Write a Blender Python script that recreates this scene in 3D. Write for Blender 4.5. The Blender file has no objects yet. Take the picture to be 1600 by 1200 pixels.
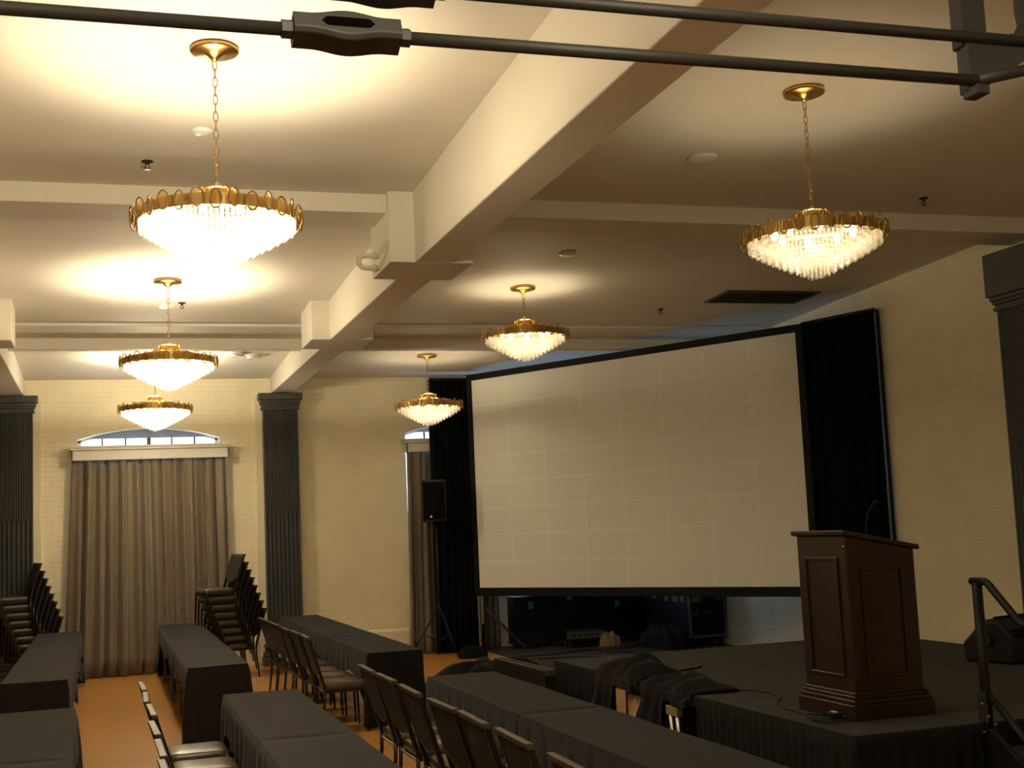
import bpy, math, random
from mathutils import Vector, Matrix
random.seed(7)
PI = math.pi
sc = bpy.context.scene
COL = sc.collection

# ------------------------------------------------------------------ materials
def srgb(r, g, b):
    f = lambda c: (c/255/12.92) if c/255 <= .04045 else ((c/255+.055)/1.055)**2.4
    return (f(r), f(g), f(b), 1)

def mat(name, color, rough=.6, metal=0., spec=.5, sheen=0.):
    m = bpy.data.materials.new(name); m.use_nodes = True
    b = m.node_tree.nodes['Principled BSDF']
    b.inputs['Base Color'].default_value = color
    b.inputs['Roughness'].default_value = rough
    b.inputs['Metallic'].default_value = metal
    b.inputs['Specular IOR Level'].default_value = spec
    if sheen:
        b.inputs['Sheen Weight'].default_value = sheen
        b.inputs['Sheen Roughness'].default_value = .5
    return m

def nodes(m):
    t = m.node_tree
    return t, t.nodes, t.links, t.nodes['Principled BSDF']

def add_noise(m, scale=8, amount=.12, bump=0., detail=4, stretch=(1, 1, 1)):
    """small colour variation and bump from noise in object space"""
    t, N, L, b = nodes(m)
    tc = N.new('ShaderNodeTexCoord'); mp = N.new('ShaderNodeMapping')
    mp.inputs['Scale'].default_value = stretch
    nz = N.new('ShaderNodeTexNoise'); nz.inputs['Scale'].default_value = scale
    nz.inputs['Detail'].default_value = detail
    L.new(tc.outputs['Object'], mp.inputs['Vector']); L.new(mp.outputs['Vector'], nz.inputs['Vector'])
    c = b.inputs['Base Color'].default_value[:]
    mx = N.new('ShaderNodeMix'); mx.data_type = 'RGBA'
    mx.inputs[6].default_value = tuple(v*(1-amount) for v in c[:3]) + (1,)
    mx.inputs[7].default_value = tuple(min(1, v*(1+amount)) for v in c[:3]) + (1,)
    L.new(nz.outputs['Fac'], mx.inputs[0]); L.new(mx.outputs[2], b.inputs['Base Color'])
    if bump:
        bp = N.new('ShaderNodeBump'); bp.inputs['Strength'].default_value = bump
        bp.inputs['Distance'].default_value = .01
        L.new(nz.outputs['Fac'], bp.inputs['Height']); L.new(bp.outputs['Normal'], b.inputs['Normal'])
    return m

def brick_mat(name, color, axes):
    m = mat(name, color, .55)
    t, N, L, b = nodes(m)
    tc = N.new('ShaderNodeTexCoord'); sp = N.new('ShaderNodeSeparateXYZ'); cb = N.new('ShaderNodeCombineXYZ')
    L.new(tc.outputs['Object'], sp.inputs[0])
    L.new(sp.outputs[axes[0]], cb.inputs[0]); L.new(sp.outputs[axes[1]], cb.inputs[1])
    br = N.new('ShaderNodeTexBrick')
    br.inputs['Scale'].default_value = 1
    br.inputs['Brick Width'].default_value = .21; br.inputs['Row Height'].default_value = .075
    br.inputs['Mortar Size'].default_value = .006; br.inputs['Mortar Smooth'].default_value = .6
    L.new(cb.outputs[0], br.inputs['Vector'])
    nz = N.new('ShaderNodeTexNoise'); nz.inputs['Scale'].default_value = 2.2; nz.inputs['Detail'].default_value = 6
    L.new(tc.outputs['Object'], nz.inputs['Vector'])
    mx = N.new('ShaderNodeMix'); mx.data_type = 'RGBA'
    mx.inputs[6].default_value = tuple(v*.86 for v in color[:3]) + (1,)
    mx.inputs[7].default_value = tuple(min(1, v*1.1) for v in color[:3]) + (1,)
    L.new(nz.outputs['Fac'], mx.inputs[0])
    m2 = N.new('ShaderNodeMix'); m2.data_type = 'RGBA'; m2.blend_type = 'MULTIPLY'
    m2.inputs[7].default_value = (.93, .92, .89, 1)
    L.new(br.outputs['Fac'], m2.inputs[0]); L.new(mx.outputs[2], m2.inputs[6]); L.new(m2.outputs[2], b.inputs['Base Color'])
    nz2 = N.new('ShaderNodeTexNoise'); nz2.inputs['Scale'].default_value = 14; nz2.inputs['Detail'].default_value = 4
    L.new(tc.outputs['Object'], nz2.inputs['Vector'])
    ma = N.new('ShaderNodeMath'); ma.operation = 'MULTIPLY_ADD'; ma.inputs[1].default_value = -.8
    L.new(br.outputs['Fac'], ma.inputs[0]); L.new(nz2.outputs['Fac'], ma.inputs[2])
    bp = N.new('ShaderNodeBump'); bp.inputs['Strength'].default_value = .3; bp.inputs['Distance'].default_value = .012
    L.new(ma.outputs[0], bp.inputs['Height']); L.new(bp.outputs['Normal'], b.inputs['Normal'])
    return m

def floor_mat():
    m = mat('maple_strip_floor', (.55, .30, .09, 1), .32)
    t, N, L, b = nodes(m)
    tc = N.new('ShaderNodeTexCoord')
    br = N.new('ShaderNodeTexBrick'); br.inputs['Scale'].default_value = 1
    br.inputs['Brick Width'].default_value = 1.3; br.inputs['Row Height'].default_value = .085
    br.inputs['Mortar Size'].default_value = .0012; br.offset = .37
    br.inputs['Color1'].default_value = (.60, .30, .082, 1); br.inputs['Color2'].default_value = (.50, .245, .062, 1)
    br.inputs['Mortar'].default_value = (.22, .10, .03, 1)
    L.new(tc.outputs['Object'], br.inputs['Vector'])
    nz = N.new('ShaderNodeTexNoise'); nz.inputs['Scale'].default_value = 5; nz.inputs['Detail'].default_value = 6
    mp = N.new('ShaderNodeMapping'); mp.inputs['Scale'].default_value = (.5, 5, 1)
    L.new(tc.outputs['Object'], mp.inputs['Vector']); L.new(mp.outputs['Vector'], nz.inputs['Vector'])
    mx = N.new('ShaderNodeMix'); mx.data_type = 'RGBA'; mx.blend_type = 'MULTIPLY'
    mx.inputs[7].default_value = (.78, .70, .6, 1)
    L.new(nz.outputs['Fac'], mx.inputs[0]); L.new(br.outputs['Color'], mx.inputs[6]); L.new(mx.outputs[2], b.inputs['Base Color'])
    return m

def curtain_mat():
    m = mat('ribbed_gold_brown_curtain', (.25, .18, .09, 1), .5, sheen=.3)
    t, N, L, b = nodes(m)
    tc = N.new('ShaderNodeTexCoord')
    wv = N.new('ShaderNodeTexWave'); wv.bands_direction = 'Z'; wv.inputs['Scale'].default_value = 15
    wv.inputs['Distortion'].default_value = .6; wv.inputs['Detail'].default_value = 1
    L.new(tc.outputs['Object'], wv.inputs['Vector'])
    mx = N.new('ShaderNodeMix'); mx.data_type = 'RGBA'
    mx.inputs[6].default_value = (.10, .072, .042, 1); mx.inputs[7].default_value = (.25, .195, .125, 1)
    L.new(wv.outputs['Fac'], mx.inputs[0]); L.new(mx.outputs[2], b.inputs['Base Color'])
    bp = N.new('ShaderNodeBump'); bp.inputs['Strength'].default_value = .3; bp.inputs['Distance'].default_value = .01
    L.new(wv.outputs['Fac'], bp.inputs['Height']); L.new(bp.outputs['Normal'], b.inputs['Normal'])
    return m

def screen_mat():
    m = mat('tiled_white_screen', (.80, .775, .70, 1), .55, spec=.2)
    t, N, L, b = nodes(m)
    tc = N.new('ShaderNodeTexCoord'); sp = N.new('ShaderNodeSeparateXYZ'); cb = N.new('ShaderNodeCombineXYZ')
    L.new(tc.outputs['Object'], sp.inputs[0]); L.new(sp.outputs[0], cb.inputs[0]); L.new(sp.outputs[2], cb.inputs[1])
    br = N.new('ShaderNodeTexBrick'); br.offset = 0; br.inputs['Scale'].default_value = 1
    br.inputs['Brick Width'].default_value = SCR_W/8; br.inputs['Row Height'].default_value = SCR_H/8
    br.inputs['Mortar Size'].default_value = .0065; br.inputs['Mortar Smooth'].default_value = .3
    br.inputs['Color1'].default_value = (.86, .865, .80, 1); br.inputs['Color2'].default_value = (.855, .86, .795, 1)
    br.inputs['Mortar'].default_value = (1, .99, .95, 1)
    L.new(cb.outputs[0], br.inputs['Vector']); L.new(br.outputs['Color'], b.inputs['Base Color'])
    return m

def emit_mat(name, color, strength):
    m = bpy.data.materials.new(name); m.use_nodes = True
    N = m.node_tree.nodes; N.clear()
    e = N.new('ShaderNodeEmission'); e.inputs[0].default_value = color; e.inputs[1].default_value = strength
    o = N.new('ShaderNodeOutputMaterial'); m.node_tree.links.new(e.outputs[0], o.inputs[0])
    return m

def crystal_mat():
    """cut glass drops: mostly clear, partly scattering the lamp light, with glints"""
    m = bpy.data.materials.new('cut_glass_crystal'); m.use_nodes = True
    N = m.node_tree.nodes; L = m.node_tree.links; N.clear()
    tr = N.new('ShaderNodeBsdfTransparent'); tr.inputs[0].default_value = (.992, .992, .99, 1)
    tl = N.new('ShaderNodeBsdfTranslucent'); tl.inputs[0].default_value = (.97, .93, .82, 1)
    df = N.new('ShaderNodeBsdfDiffuse'); df.inputs[0].default_value = (.9, .88, .84, 1)
    gl = N.new('ShaderNodeBsdfGlossy'); gl.inputs['Roughness'].default_value = .2
    a = N.new('ShaderNodeMixShader'); a.inputs[0].default_value = .2
    L.new(tl.outputs[0], a.inputs[1]); L.new(df.outputs[0], a.inputs[2])
    b = N.new('ShaderNodeMixShader'); b.inputs[0].default_value = .25
    L.new(a.outputs[0], b.inputs[1]); L.new(gl.outputs[0], b.inputs[2])
    c = N.new('ShaderNodeMixShader'); c.inputs[0].default_value = .22
    L.new(tr.outputs[0], c.inputs[1]); L.new(b.outputs[0], c.inputs[2])
    o = N.new('ShaderNodeOutputMaterial'); L.new(c.outputs[0], o.inputs[0])
    return m

def glass_mat():
    m = bpy.data.materials.new('thin_window_glass'); m.use_nodes = True
    N = m.node_tree.nodes; L = m.node_tree.links; N.clear()
    tr = N.new('ShaderNodeBsdfTransparent'); gl = N.new('ShaderNodeBsdfGlossy'); gl.inputs['Roughness'].default_value = .03
    c = N.new('ShaderNodeMixShader'); c.inputs[0].default_value = .06
    L.new(tr.outputs[0], c.inputs[1]); L.new(gl.outputs[0], c.inputs[2])
    o = N.new('ShaderNodeOutputMaterial'); L.new(c.outputs[0], o.inputs[0])
    return m

def shade_cloth_mat():
    m = bpy.data.materials.new('grey_translucent_shade'); m.use_nodes = True
    N = m.node_tree.nodes; L = m.node_tree.links; N.clear()
    tl = N.new('ShaderNodeBsdfTranslucent'); tl.inputs[0].default_value = (.32, .34, .36, 1)
    df = N.new('ShaderNodeBsdfDiffuse'); df.inputs[0].default_value = (.5, .52, .54, 1)
    c = N.new('ShaderNodeMixShader'); c.inputs[0].default_value = .5
    L.new(tl.outputs[0], c.inputs[1]); L.new(df.outputs[0], c.inputs[2])
    o = N.new('ShaderNodeOutputMaterial'); L.new(c.outputs[0], o.inputs[0])
    return m

# ------------------------------------------------------------------ mesh helpers
class MB:
    def __init__(s): s.v = []; s.f = []
    def add(s, vs, fs):
        o = len(s.v); s.v += [tuple(p) for p in vs]; s.f += [tuple(o+i for i in q) for q in fs]; return s
    def box(s, x0, x1, y0, y1, z0, z1):
        return s.hexa([(x0,y0,z0),(x1,y0,z0),(x1,y1,z0),(x0,y1,z0),(x0,y0,z1),(x1,y0,z1),(x1,y1,z1),(x0,y1,z1)])
    def hexa(s, p):
        return s.add(p, [(0,3,2,1),(4,5,6,7),(0,1,5,4),(1,2,6,5),(2,3,7,6),(3,0,4,7)])
    def extrude(s, poly, fn0, fn1):
        n = len(poly)
        vs = [fn0(*p) for p in poly] + [fn1(*p) for p in poly]
        fs = [tuple(range(n-1, -1, -1)), tuple(range(n, 2*n))] + [(i, (i+1) % n, n+(i+1) % n, n+i) for i in range(n)]
        return s.add(vs, fs)
    def tube(s, pts, r, n=10, caps=True, closed=False):
        pts = [Vector(p) for p in pts]; m = len(pts); rings = []
        rr = r if isinstance(r, (list, tuple)) else [r]*m
        up = None
        for i, p in enumerate(pts):
            if closed: d = pts[(i+1) % m]-pts[i-1]
            else: d = pts[min(i+1, m-1)]-pts[max(i-1, 0)]
            d.normalize()
            if up is None:
                a = Vector((0,0,1)) if abs(d.z) < .9 else Vector((1,0,0))
                up = (a-d*a.dot(d)).normalized()
            else:
                up = up-d*up.dot(d)
                up = up.normalized() if up.length > 1e-6 else Vector((1,0,0))
            side = d.cross(up)
            rings.append([p+(up*math.cos(2*PI*k/n)+side*math.sin(2*PI*k/n))*rr[i] for k in range(n)])
        vs = [q for R in rings for q in R]; fs = []
        for i in range(m if closed else m-1):
            j = (i+1) % m
            for k in range(n):
                fs.append((i*n+k, i*n+(k+1) % n, j*n+(k+1) % n, j*n+k))
        if caps and not closed:
            fs.append(tuple(range(n-1, -1, -1))); fs.append(tuple((m-1)*n+k for k in range(n)))
        return s.add(vs, fs)
    def lathe(s, prof, n=32, c=(0,0,0), caps=True):
        vs = []; m = len(prof)
        for r, z in prof:
            for k in range(n):
                a = 2*PI*k/n; vs.append((c[0]+r*math.cos(a), c[1]+r*math.sin(a), c[2]+z))
        fs = []
        for i in range(m-1):
            for k in range(n):
                fs.append((i*n+k, i*n+(k+1) % n, (i+1)*n+(k+1) % n, (i+1)*n+k))
        if caps:
            fs.append(tuple(range(n-1, -1, -1))); fs.append(tuple((m-1)*n+k for k in range(n)))
        return s.add(vs, fs)
    def bar(s, a, b, w, h):
        """rectangular bar between two points"""
        a = Vector(a); b = Vector(b); d = (b-a).normalized()
        u = Vector((0,0,1)) if abs(d.z) < .95 else Vector((1,0,0))
        side = d.cross(u).normalized(); up = side.cross(d)
        P = []
        for q in (a, b):
            for i, j in ((-1,-1),(1,-1),(1,1),(-1,1)): P.append(q+side*(i*w/2)+up*(j*h/2))
        return s.add(P, [(0,1,2,3),(7,6,5,4),(0,4,5,1),(1,5,6,2),(2,6,7,3),(3,7,4,0)])
    def grid(s, rows):
        n = len(rows[0]); o = []
        for R in rows: o += R
        fs = [(i*n+k, i*n+k+1, (i+1)*n+k+1, (i+1)*n+k) for i in range(len(rows)-1) for k in range(n-1)]
        return s.add(o, fs)
    def build(s, name, m, parent=None, smooth=False, bevel=0., solid=0., loc=None, rotz=0., segs=2):
        me = bpy.data.meshes.new(name); me.from_pydata([tuple(p) for p in s.v], [], s.f); me.update()
        if smooth:
            for p in me.polygons: p.use_smooth = True
        me.materials.append(m)
        o = bpy.data.objects.new(name, me); COL.objects.link(o)
        if solid:
            d = o.modifiers.new('solid', 'SOLIDIFY'); d.thickness = solid; d.offset = 0
        if bevel:
            d = o.modifiers.new('bevel', 'BEVEL'); d.width = bevel; d.segments = segs; d.limit_method = 'ANGLE'
            d.angle_limit = math.radians(35); d.harden_normals = False
        if parent: o.parent = parent
        if loc is not None: o.location = loc
        if rotz: o.rotation_euler.z = rotz
        return o

def tag(o, label, cat, group=None, kind=None):
    o['label'] = label; o['category'] = cat
    if group: o['group'] = group
    if kind: o['kind'] = kind
    return o
def thing(name, label, cat, loc=(0,0,0), rotz=0., group=None, kind=None):
    o = bpy.data.objects.new(name, None); COL.objects.link(o); o.empty_display_size = .1
    o.location = loc; o.rotation_euler = (0, 0, rotz)
    return tag(o, label, cat, group, kind)
def structure(name, b, m, label, cat, parent=None, **k):
    o = b.build(name, m, parent, **k); o['kind'] = 'structure'
    if not parent: o['label'] = label; o['category'] = cat
    return o
def children_of(o): return [c for c in bpy.data.objects if c.parent == o]
def dup(root, kids, loc, rotz, label, group=None):
    r = root.copy(); COL.objects.link(r); r.location = loc; r.rotation_euler = (0, 0, rotz); r['label'] = label
    if group: r['group'] = group
    for ch, gs in kids:
        c = ch.copy(); COL.objects.link(c); c.parent = r
        for g in gs:
            d = g.copy(); COL.objects.link(d); d.parent = c
    return r
def tree(o): return [(c, children_of(c)) for c in children_of(o)]

# ------------------------------------------------------------------ layout numbers
WY = 20.48                    # far wall
WX = 9.12                     # right wall
def cz(y): return 4.47+.0352*(WY-y)     # the ceiling falls towards the far wall
BEAM_Z = 4.217
SL = Vector((5.62, 19.60)); SR = Vector((8.602, 14.594))
SCR_W = (SR-SL).length; SCR_H = 3.28; SCR_Z0 = 1.02

M = dict(
    ceil=add_noise(mat('painted_ceiling_plaster', (.70, .665, .575, 1), .7, spec=.2), 1.2, .05, .05),
    beam=add_noise(mat('painted_beam_plaster', (.72, .68, .58, 1), .7, spec=.2), 1.5, .05, .06),
    wallb=brick_mat('painted_cream_brick_far', (.86, .775, .555, 1), (0, 2)),
    wallr=brick_mat('painted_cream_brick_side', (.80, .725, .52, 1), (1, 2)),
    plain=mat('plain_wall_paint', (.6, .54, .4, 1), .8),
    floor=floor_mat(),
    slate=add_noise(mat('dark_slate_paint', (.050, .053, .050, 1), .45), 6, .15, .05),
    white=add_noise(mat('white_painted_wood', (.70, .67, .60, 1), .5), 6, .04),
    curtain=curtain_mat(),
    brass=mat('polished_brass', (.66, .44, .15, 1), .28, 1.),
    darkbrass=mat('aged_brass', (.42, .29, .11, 1), .3, 1.),
    crystal=crystal_mat(),
    amber=None,
    glass=glass_mat(), shade=shade_cloth_mat(),
    cloth=add_noise(mat('black_tablecloth', (.011, .0108, .013, 1), .85, spec=.15, sheen=.06), 40, .2, .15),
    cloth2=add_noise(mat('charcoal_tablecloth', (.018, .0165, .0195, 1), .85, spec=.15, sheen=.06), 40, .2, .15),
    velour=add_noise(mat('black_velour', (.0045, .0045, .0055, 1), .95, spec=.1), 20, .3),
    skirt=add_noise(mat('black_stage_skirt', (.010, .010, .010, 1), .9, spec=.15), 20, .2),
    frame=mat('dark_bronze_chair_frame', (.028, .022, .018, 1), .32, .5),
    chairfab=add_noise(mat('olive_brown_chair_fabric', (.023, .021, .0155, 1), .8, spec=.2, sheen=.02), 120, .35, .2),
    vinyl=add_noise(mat('brown_vinyl_seat', (.075, .054, .038, 1), .30), 30, .2, .05),
    piping=mat('pale_frame_edge', (.085, .068, .046, 1), .45, .3),  # paler than the frame; on the stile edges it stands in for a highlight
    table=mat('folding_table_laminate', (.25, .2, .15, 1), .6),
    steel=mat('grey_table_steel', (.12, .12, .12, 1), .4, .8),
    alu=mat('bare_aluminium', (.62, .60, .56, 1), .35, 1.),
    aludark=mat('dull_aluminium_edge', (.22, .21, .20, 1), .4, 1.),
    decktrim=mat('worn_dark_deck_edge', (.05, .048, .044, 1), .5, .6),
    deck=add_noise(mat('grey_black_stage_carpet', (.021, .0215, .021, 1), .85), 60, .25, .2),
    mahog=add_noise(mat('dark_mahogany', (.022, .0105, .006, 1), .32), 3, .35, .0, 6, (6, 6, .7)),
    black=mat('black_plastic', (.007, .007, .0075, 1), .5, spec=.3),
    grille=add_noise(mat('black_speaker_grille', (.0025, .0025, .003, 1), .8, spec=.1), 200, .5, .3),
    case=add_noise(mat('black_laminate_case', (.006, .006, .0065, 1), .6, spec=.2), 30, .2),
    paper=mat('grey_paper_label', (.12, .12, .115, 1), .7),
    ink=mat('dull_white_stencil', (.18, .18, .17, 1), .7),
    screen=screen_mat(),
    iron=add_noise(mat('dark_grey_painted_iron', (.020, .018, .0145, 1), .55), 15, .15, .05),
    ply=mat('raw_plywood', (.55, .40, .22, 1), .7),
    tan=mat('tan_leather', (.35, .21, .08, 1), .7),
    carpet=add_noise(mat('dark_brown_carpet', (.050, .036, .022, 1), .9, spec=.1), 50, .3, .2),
    rubber=mat('black_rubber', (.008, .008, .008, 1), .6),
    greymat=mat('grey_floor_strip', (.07, .065, .055, 1), .8),
    vent=mat('dark_vent_grille', (.05, .045, .04, 1), .6),
    whiteplast=mat('white_plastic', (.75, .73, .68, 1), .4),
    sprinkler=mat('dark_bronze_sprinkler', (.06, .04, .02, 1), .4, .7),
)
def amber_glass():
    m = bpy.data.materials.new('amber_glass_disc'); m.use_nodes = True
    N = m.node_tree.nodes; L = m.node_tree.links; N.clear()
    tr = N.new('ShaderNodeBsdfTransparent'); tr.inputs[0].default_value = (.95, .90, .76, 1)
    gl = N.new('ShaderNodeBsdfGlossy'); gl.inputs[0].default_value = (1, .85, .55, 1); gl.inputs['Roughness'].default_value = .1
    c = N.new('ShaderNodeMixShader'); c.inputs[0].default_value = .10
    L.new(tr.outputs[0], c.inputs[1]); L.new(gl.outputs[0], c.inputs[2])
    o = N.new('ShaderNodeOutputMaterial'); L.new(c.outputs[0], o.inputs[0])
    return m
M['amber'] = amber_glass()

# ------------------------------------------------------------------ the room shell
X0, Y0 = -6.0, -6.0
structure('floor', MB().box(X0-.2, WX+.3, Y0-.2, WY+.4, -.12, 0), M['floor'], 'orange maple strip floor', 'floor')
structure('ceiling', MB().hexa([(X0-.2,Y0-.2,cz(Y0-.2)),(WX+.3,Y0-.2,cz(Y0-.2)),(WX+.3,WY+.4,cz(WY+.4)),(X0-.2,WY+.4,cz(WY+.4)),
    (X0-.2,Y0-.2,cz(Y0-.2)+.15),(WX+.3,Y0-.2,cz(Y0-.2)+.15),(WX+.3,WY+.4,cz(WY+.4)+.15),(X0-.2,WY+.4,cz(WY+.4)+.15)]),
    M['ceil'], 'cream plaster ceiling between the beams', 'ceiling')
structure('wall_left', MB().box(X0-.2, X0, Y0, WY, 0, 5.6), M['plain'], 'left side wall', 'wall')
structure('wall_front', MB().box(X0-.2, WX+.2, Y0-.2, Y0, 0, 5.6), M['plain'], 'wall behind the viewpoint', 'wall')
structure('wall_right', MB().box(WX, WX+.25, Y0, WY, 0, 5.6), M['wallr'], 'painted brick wall to the right of the stage', 'wall')

def arch_z(x, c, w):        # segmental arch of the window heads
    h, rise = w/2, .165
    R = (h*h+rise*rise)/(2*rise)
    return 3.55-(R-rise)+math.sqrt(max(R*R-(x-c)**2, 0))
WINS = [(.668, 2.10), (5.82, 2.24)]
SILL = .85; T = .38
b = MB(); topz = 4.9
xs = [X0-.2]
def wbox(x0, x1, z0a, z0b, z1): b.hexa([(x0,WY,z0a),(x1,WY,z0b),(x1,WY+T,z0b),(x0,WY+T,z0a),(x0,WY,z1),(x1,WY,z1),(x1,WY+T,z1),(x0,WY+T,z1)])
cur = X0-.2
for c, w in WINS:
    wbox(cur, c-w/2, 0, 0, topz)
    wbox(c-w/2, c+w/2, 0, 0, SILL)
    n = 24
    for i in range(n):
        xa = c-w/2+w*i/n; xb = c-w/2+w*(i+1)/n
        wbox(xa, xb, arch_z(xa, c, w), arch_z(xb, c, w), topz)
    cur = c+w/2
wbox(cur, WX+.25, 0, 0, topz)
structure('wall_back', b, M['wallb'], 'painted cream brick wall at the far end with two arched windows', 'wall')
# dado ledge of the far wall, clear of the pilasters
b = MB()
for xa, xb in ((-.98, -.40), (1.78, 2.26), (3.06, 4.66), (7.0, WX)):
    b.extrude([(0,0),(-.035,0),(-.035,.37),(-.02,.395),(0,.41)], lambda y, z: (xa, WY+y, z), lambda y, z: (xb, WY+y, z))
structure('trim_1', b, M['wallb'], 'low dado ledge along the far brick wall', 'trim')

# beams
def beam_box(b, x0, x1, y0, y1, z0, up=.02):
    b.hexa([(x0,y0,z0),(x1,y0,z0),(x1,y1,z0),(x0,y1,z0),(x0,y0,cz(y0)+up),(x1,y0,cz(y0)+up),(x1,y1,cz(y1)+up),(x0,y1,cz(y1)+up)])
BX0, BX1 = 2.53, 2.86
b = MB(); beam_box(b, BX0, BX1, Y0, WY, BEAM_Z)
structure('ceiling_beam', b, M['beam'], 'long deep ceiling beam over the right-hand tables', 'beam', bevel=.012)
LX0, LX1 = -1.46, -1.135
b = MB(); beam_box(b, LX0, LX1, Y0, WY, BEAM_Z)
structure('ceiling_beam', b, M['beam'], 'long deep ceiling beam at the left edge of the photo', 'beam', bevel=.012)
def block(x0, x1, y0, y1, lab):
    b = MB(); beam_box(b, x0, x1, y0, y1, BEAM_Z-.003)
    structure('beam_block', b, M['beam'], lab, 'beam block', bevel=.008)
block(2.315, 3.045, 10.40, 11.15, 'boxy plaster block on the long beam beside the pipe elbow')
block(2.31, 3.04, 14.72, 15.50, 'boxy plaster block on the long beam nearer the far wall')
block(-1.67, -.95, 14.80, 15.42, 'boxy plaster block on the left beam')
block(-1.67, -.95, 10.40, 11.15, 'nearer boxy plaster block on the left beam')
def cross(x0, x1, lab, lab2):
    b = MB(); b.hexa([(x0,10.50,4.66),(x1,10.50,4.66),(x1,11.0,4.65),(x0,11.0,4.65),
        (x0,10.50,cz(10.5)+.02),(x1,10.50,cz(10.5)+.02),(x1,11.0,cz(11)+.02),(x0,11.0,cz(11)+.02)])
    structure('cross_beam', b, M['beam'], lab, 'beam', bevel=.008)
    b = MB(); b.hexa([(x0,16.10,cz(16.1)-.035),(x1,16.10,cz(16.1)-.035),(x1,16.9,cz(16.9)-.035),(x0,16.9,cz(16.9)-.035),
        (x0,16.10,cz(16.1)+.02),(x1,16.10,cz(16.1)+.02),(x1,16.9,cz(16.9)+.02),(x0,16.9,cz(16.9)+.02)])
    beam_box(b, x0, x1, 16.9, 17.12, 4.425)
    structure('cross_beam', b, M['beam'], lab2, 'beam', bevel=.006)
cross(LX1, BX0, 'shallow cross beam behind the nearest left chandelier', 'stepped cross beam above the middle left chandelier')
cross(BX1, WX, 'shallow cross beam behind the nearest right chandelier', 'stepped cross beam behind the middle right chandelier')
cross(X0, LX0, 'shallow cross beam beyond the left beam', 'stepped cross beam beyond the left beam')

# ------------------------------------------------------------------ pilasters
def pilaster(label, loc, rotz, hgt=4.205):
    """local: wall plane y=0, front towards -y, width along x"""
    p = thing('pilaster', label, 'pilaster', loc, rotz, None, 'structure')
    MB().box(-.375, .375, -.10, -.001, 0, hgt).build('pier', M['wallb'], p)['kind'] = 'structure'
    def fluted(w, d, z0, z1, n, gr):
        poly = [(-w/2, -.1), (-w/2, -d)]
        pw = (w-.03)/n
        for i in range(n):
            xa = -w/2+.015+i*pw
            for k in range(7):
                a = PI*k/6
                poly.append((xa+pw*.12+pw*.76*(k/6), -d+gr*math.sin(a)))
        poly += [(w/2, -d), (w/2, -.1)]
        return MB().extrude(poly, lambda x, y: (x, y, z0), lambda x, y: (x, y, z1))
    fluted(.545, .24, 2.35, 3.97, 15, .018).build('upper_shaft', M['slate'], p)
    fluted(.545, .24, .40, 2.35, 8, .028).build('lower_shaft', M['slate'], p)
    b = MB()
    for w, d, z0, z1 in ((.60,.265,3.95,3.985),(.575,.25,3.985,4.02),(.615,.275,4.02,4.055),(.64,.29,4.055,4.10),(.69,.315,4.10,hgt+.002)):
        b.box(-w/2, w/2, -d, -.09, z0, z1)
    b.build('capital', M['slate'], p, bevel=.008)
    b = MB()
    for w, d, z0, z1 in ((.72,.33,0,.13),(.68,.31,.13,.20),(.62,.28,.20,.26),(.65,.30,.26,.32),(.59,.26,.32,.41)):
        b.box(-w/2, w/2, -d, -.09, z0, z1)
    b.build('base', M['slate'], p, bevel=.012)
    return p
pilaster('dark fluted pilaster between the two curtained windows', (2.655, WY, 0), 0)
pilaster('dark fluted pilaster at the left edge of the photo', (-1.28, WY, 0), 0)
pilaster('dark fluted pilaster on the right brick wall behind the handrail', (WX, 10.74, 0), -PI/2, 4.55)

# ------------------------------------------------------------------ windows, pelmets, curtains
def window(n, c, w, label):
    root = thing('window_%d' % n, label, 'window', (c, WY, 0), 0, None, 'structure')
    def az(x): return arch_z(x+c, c, w)
    h = w/2
    N = 24
    # frame following the opening
    b = MB()
    fw = .05
    b.box(-h, -h+fw, .2, .27, SILL, az(-h)); b.box(h-fw, h, .2, .27, SILL, az(h)); b.box(-h, h, .2, .27, SILL, SILL+.07)
    for i in range(N):
        xa = -h+w*i/N; xb = -h+w*(i+1)/N
        b.hexa([(xa,.2,az(xa)-.035),(xb,.2,az(xb)-.035),(xb,.27,az(xb)-.035),(xa,.27,az(xa)-.035),(xa,.2,az(xa)),(xb,.2,az(xb)),(xb,.27,az(xb)),(xa,.27,az(xa))])
    b.build('window_frame', M['white'], root)
    b = MB(); b.box(-.03, .03, .19, .28, SILL, az(0)-.01)
    for q in (-.66, -.33, .33, .66): b.box(q*h-.012, q*h+.012, .215, .26, SILL, az(q*h)-.02)
    b.box(-h, h, .215, .26, 2.2, 2.26); b.box(-h, h, .215, .26, 3.42, 3.445)
    b.build('muntins', M['slate'], root)
    poly = [(-h, SILL), (h, SILL)] + [(h-w*i/N, az(h-w*i/N)) for i in range(N+1)]
    MB().extrude(poly, lambda x, z: (x, .235, z), lambda x, z: (x, .24, z)).build('pane', M['glass'], root)
    # grey shade panel filling the arch head
    zl = 3.575
    xs = [-h+.03+(w-.06)*i/N for i in range(N+1)]
    xs = [x for x in xs if az(x)-.025 > zl+.004]
    poly = [(xs[0], zl), (xs[-1], zl)] + [(x, az(x)-.012) for x in reversed(xs)]
    MB().extrude(poly, lambda x, z: (x, .17, z), lambda x, z: (x, .178, z)).build('shade_panel', M['shade'], root)
    MB().box(-h-.02, h+.02, -.02, .2, SILL-.05, SILL).build('window_sill', M['white'], root)
    for ch in children_of(root): ch['kind'] = 'structure'
window(1, WINS[0][0], WINS[0][1], 'arched window above the left pelmet with grey shade')
window(2, WINS[1][0], WINS[1][1], 'arched window partly hidden by the black drape')

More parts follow.
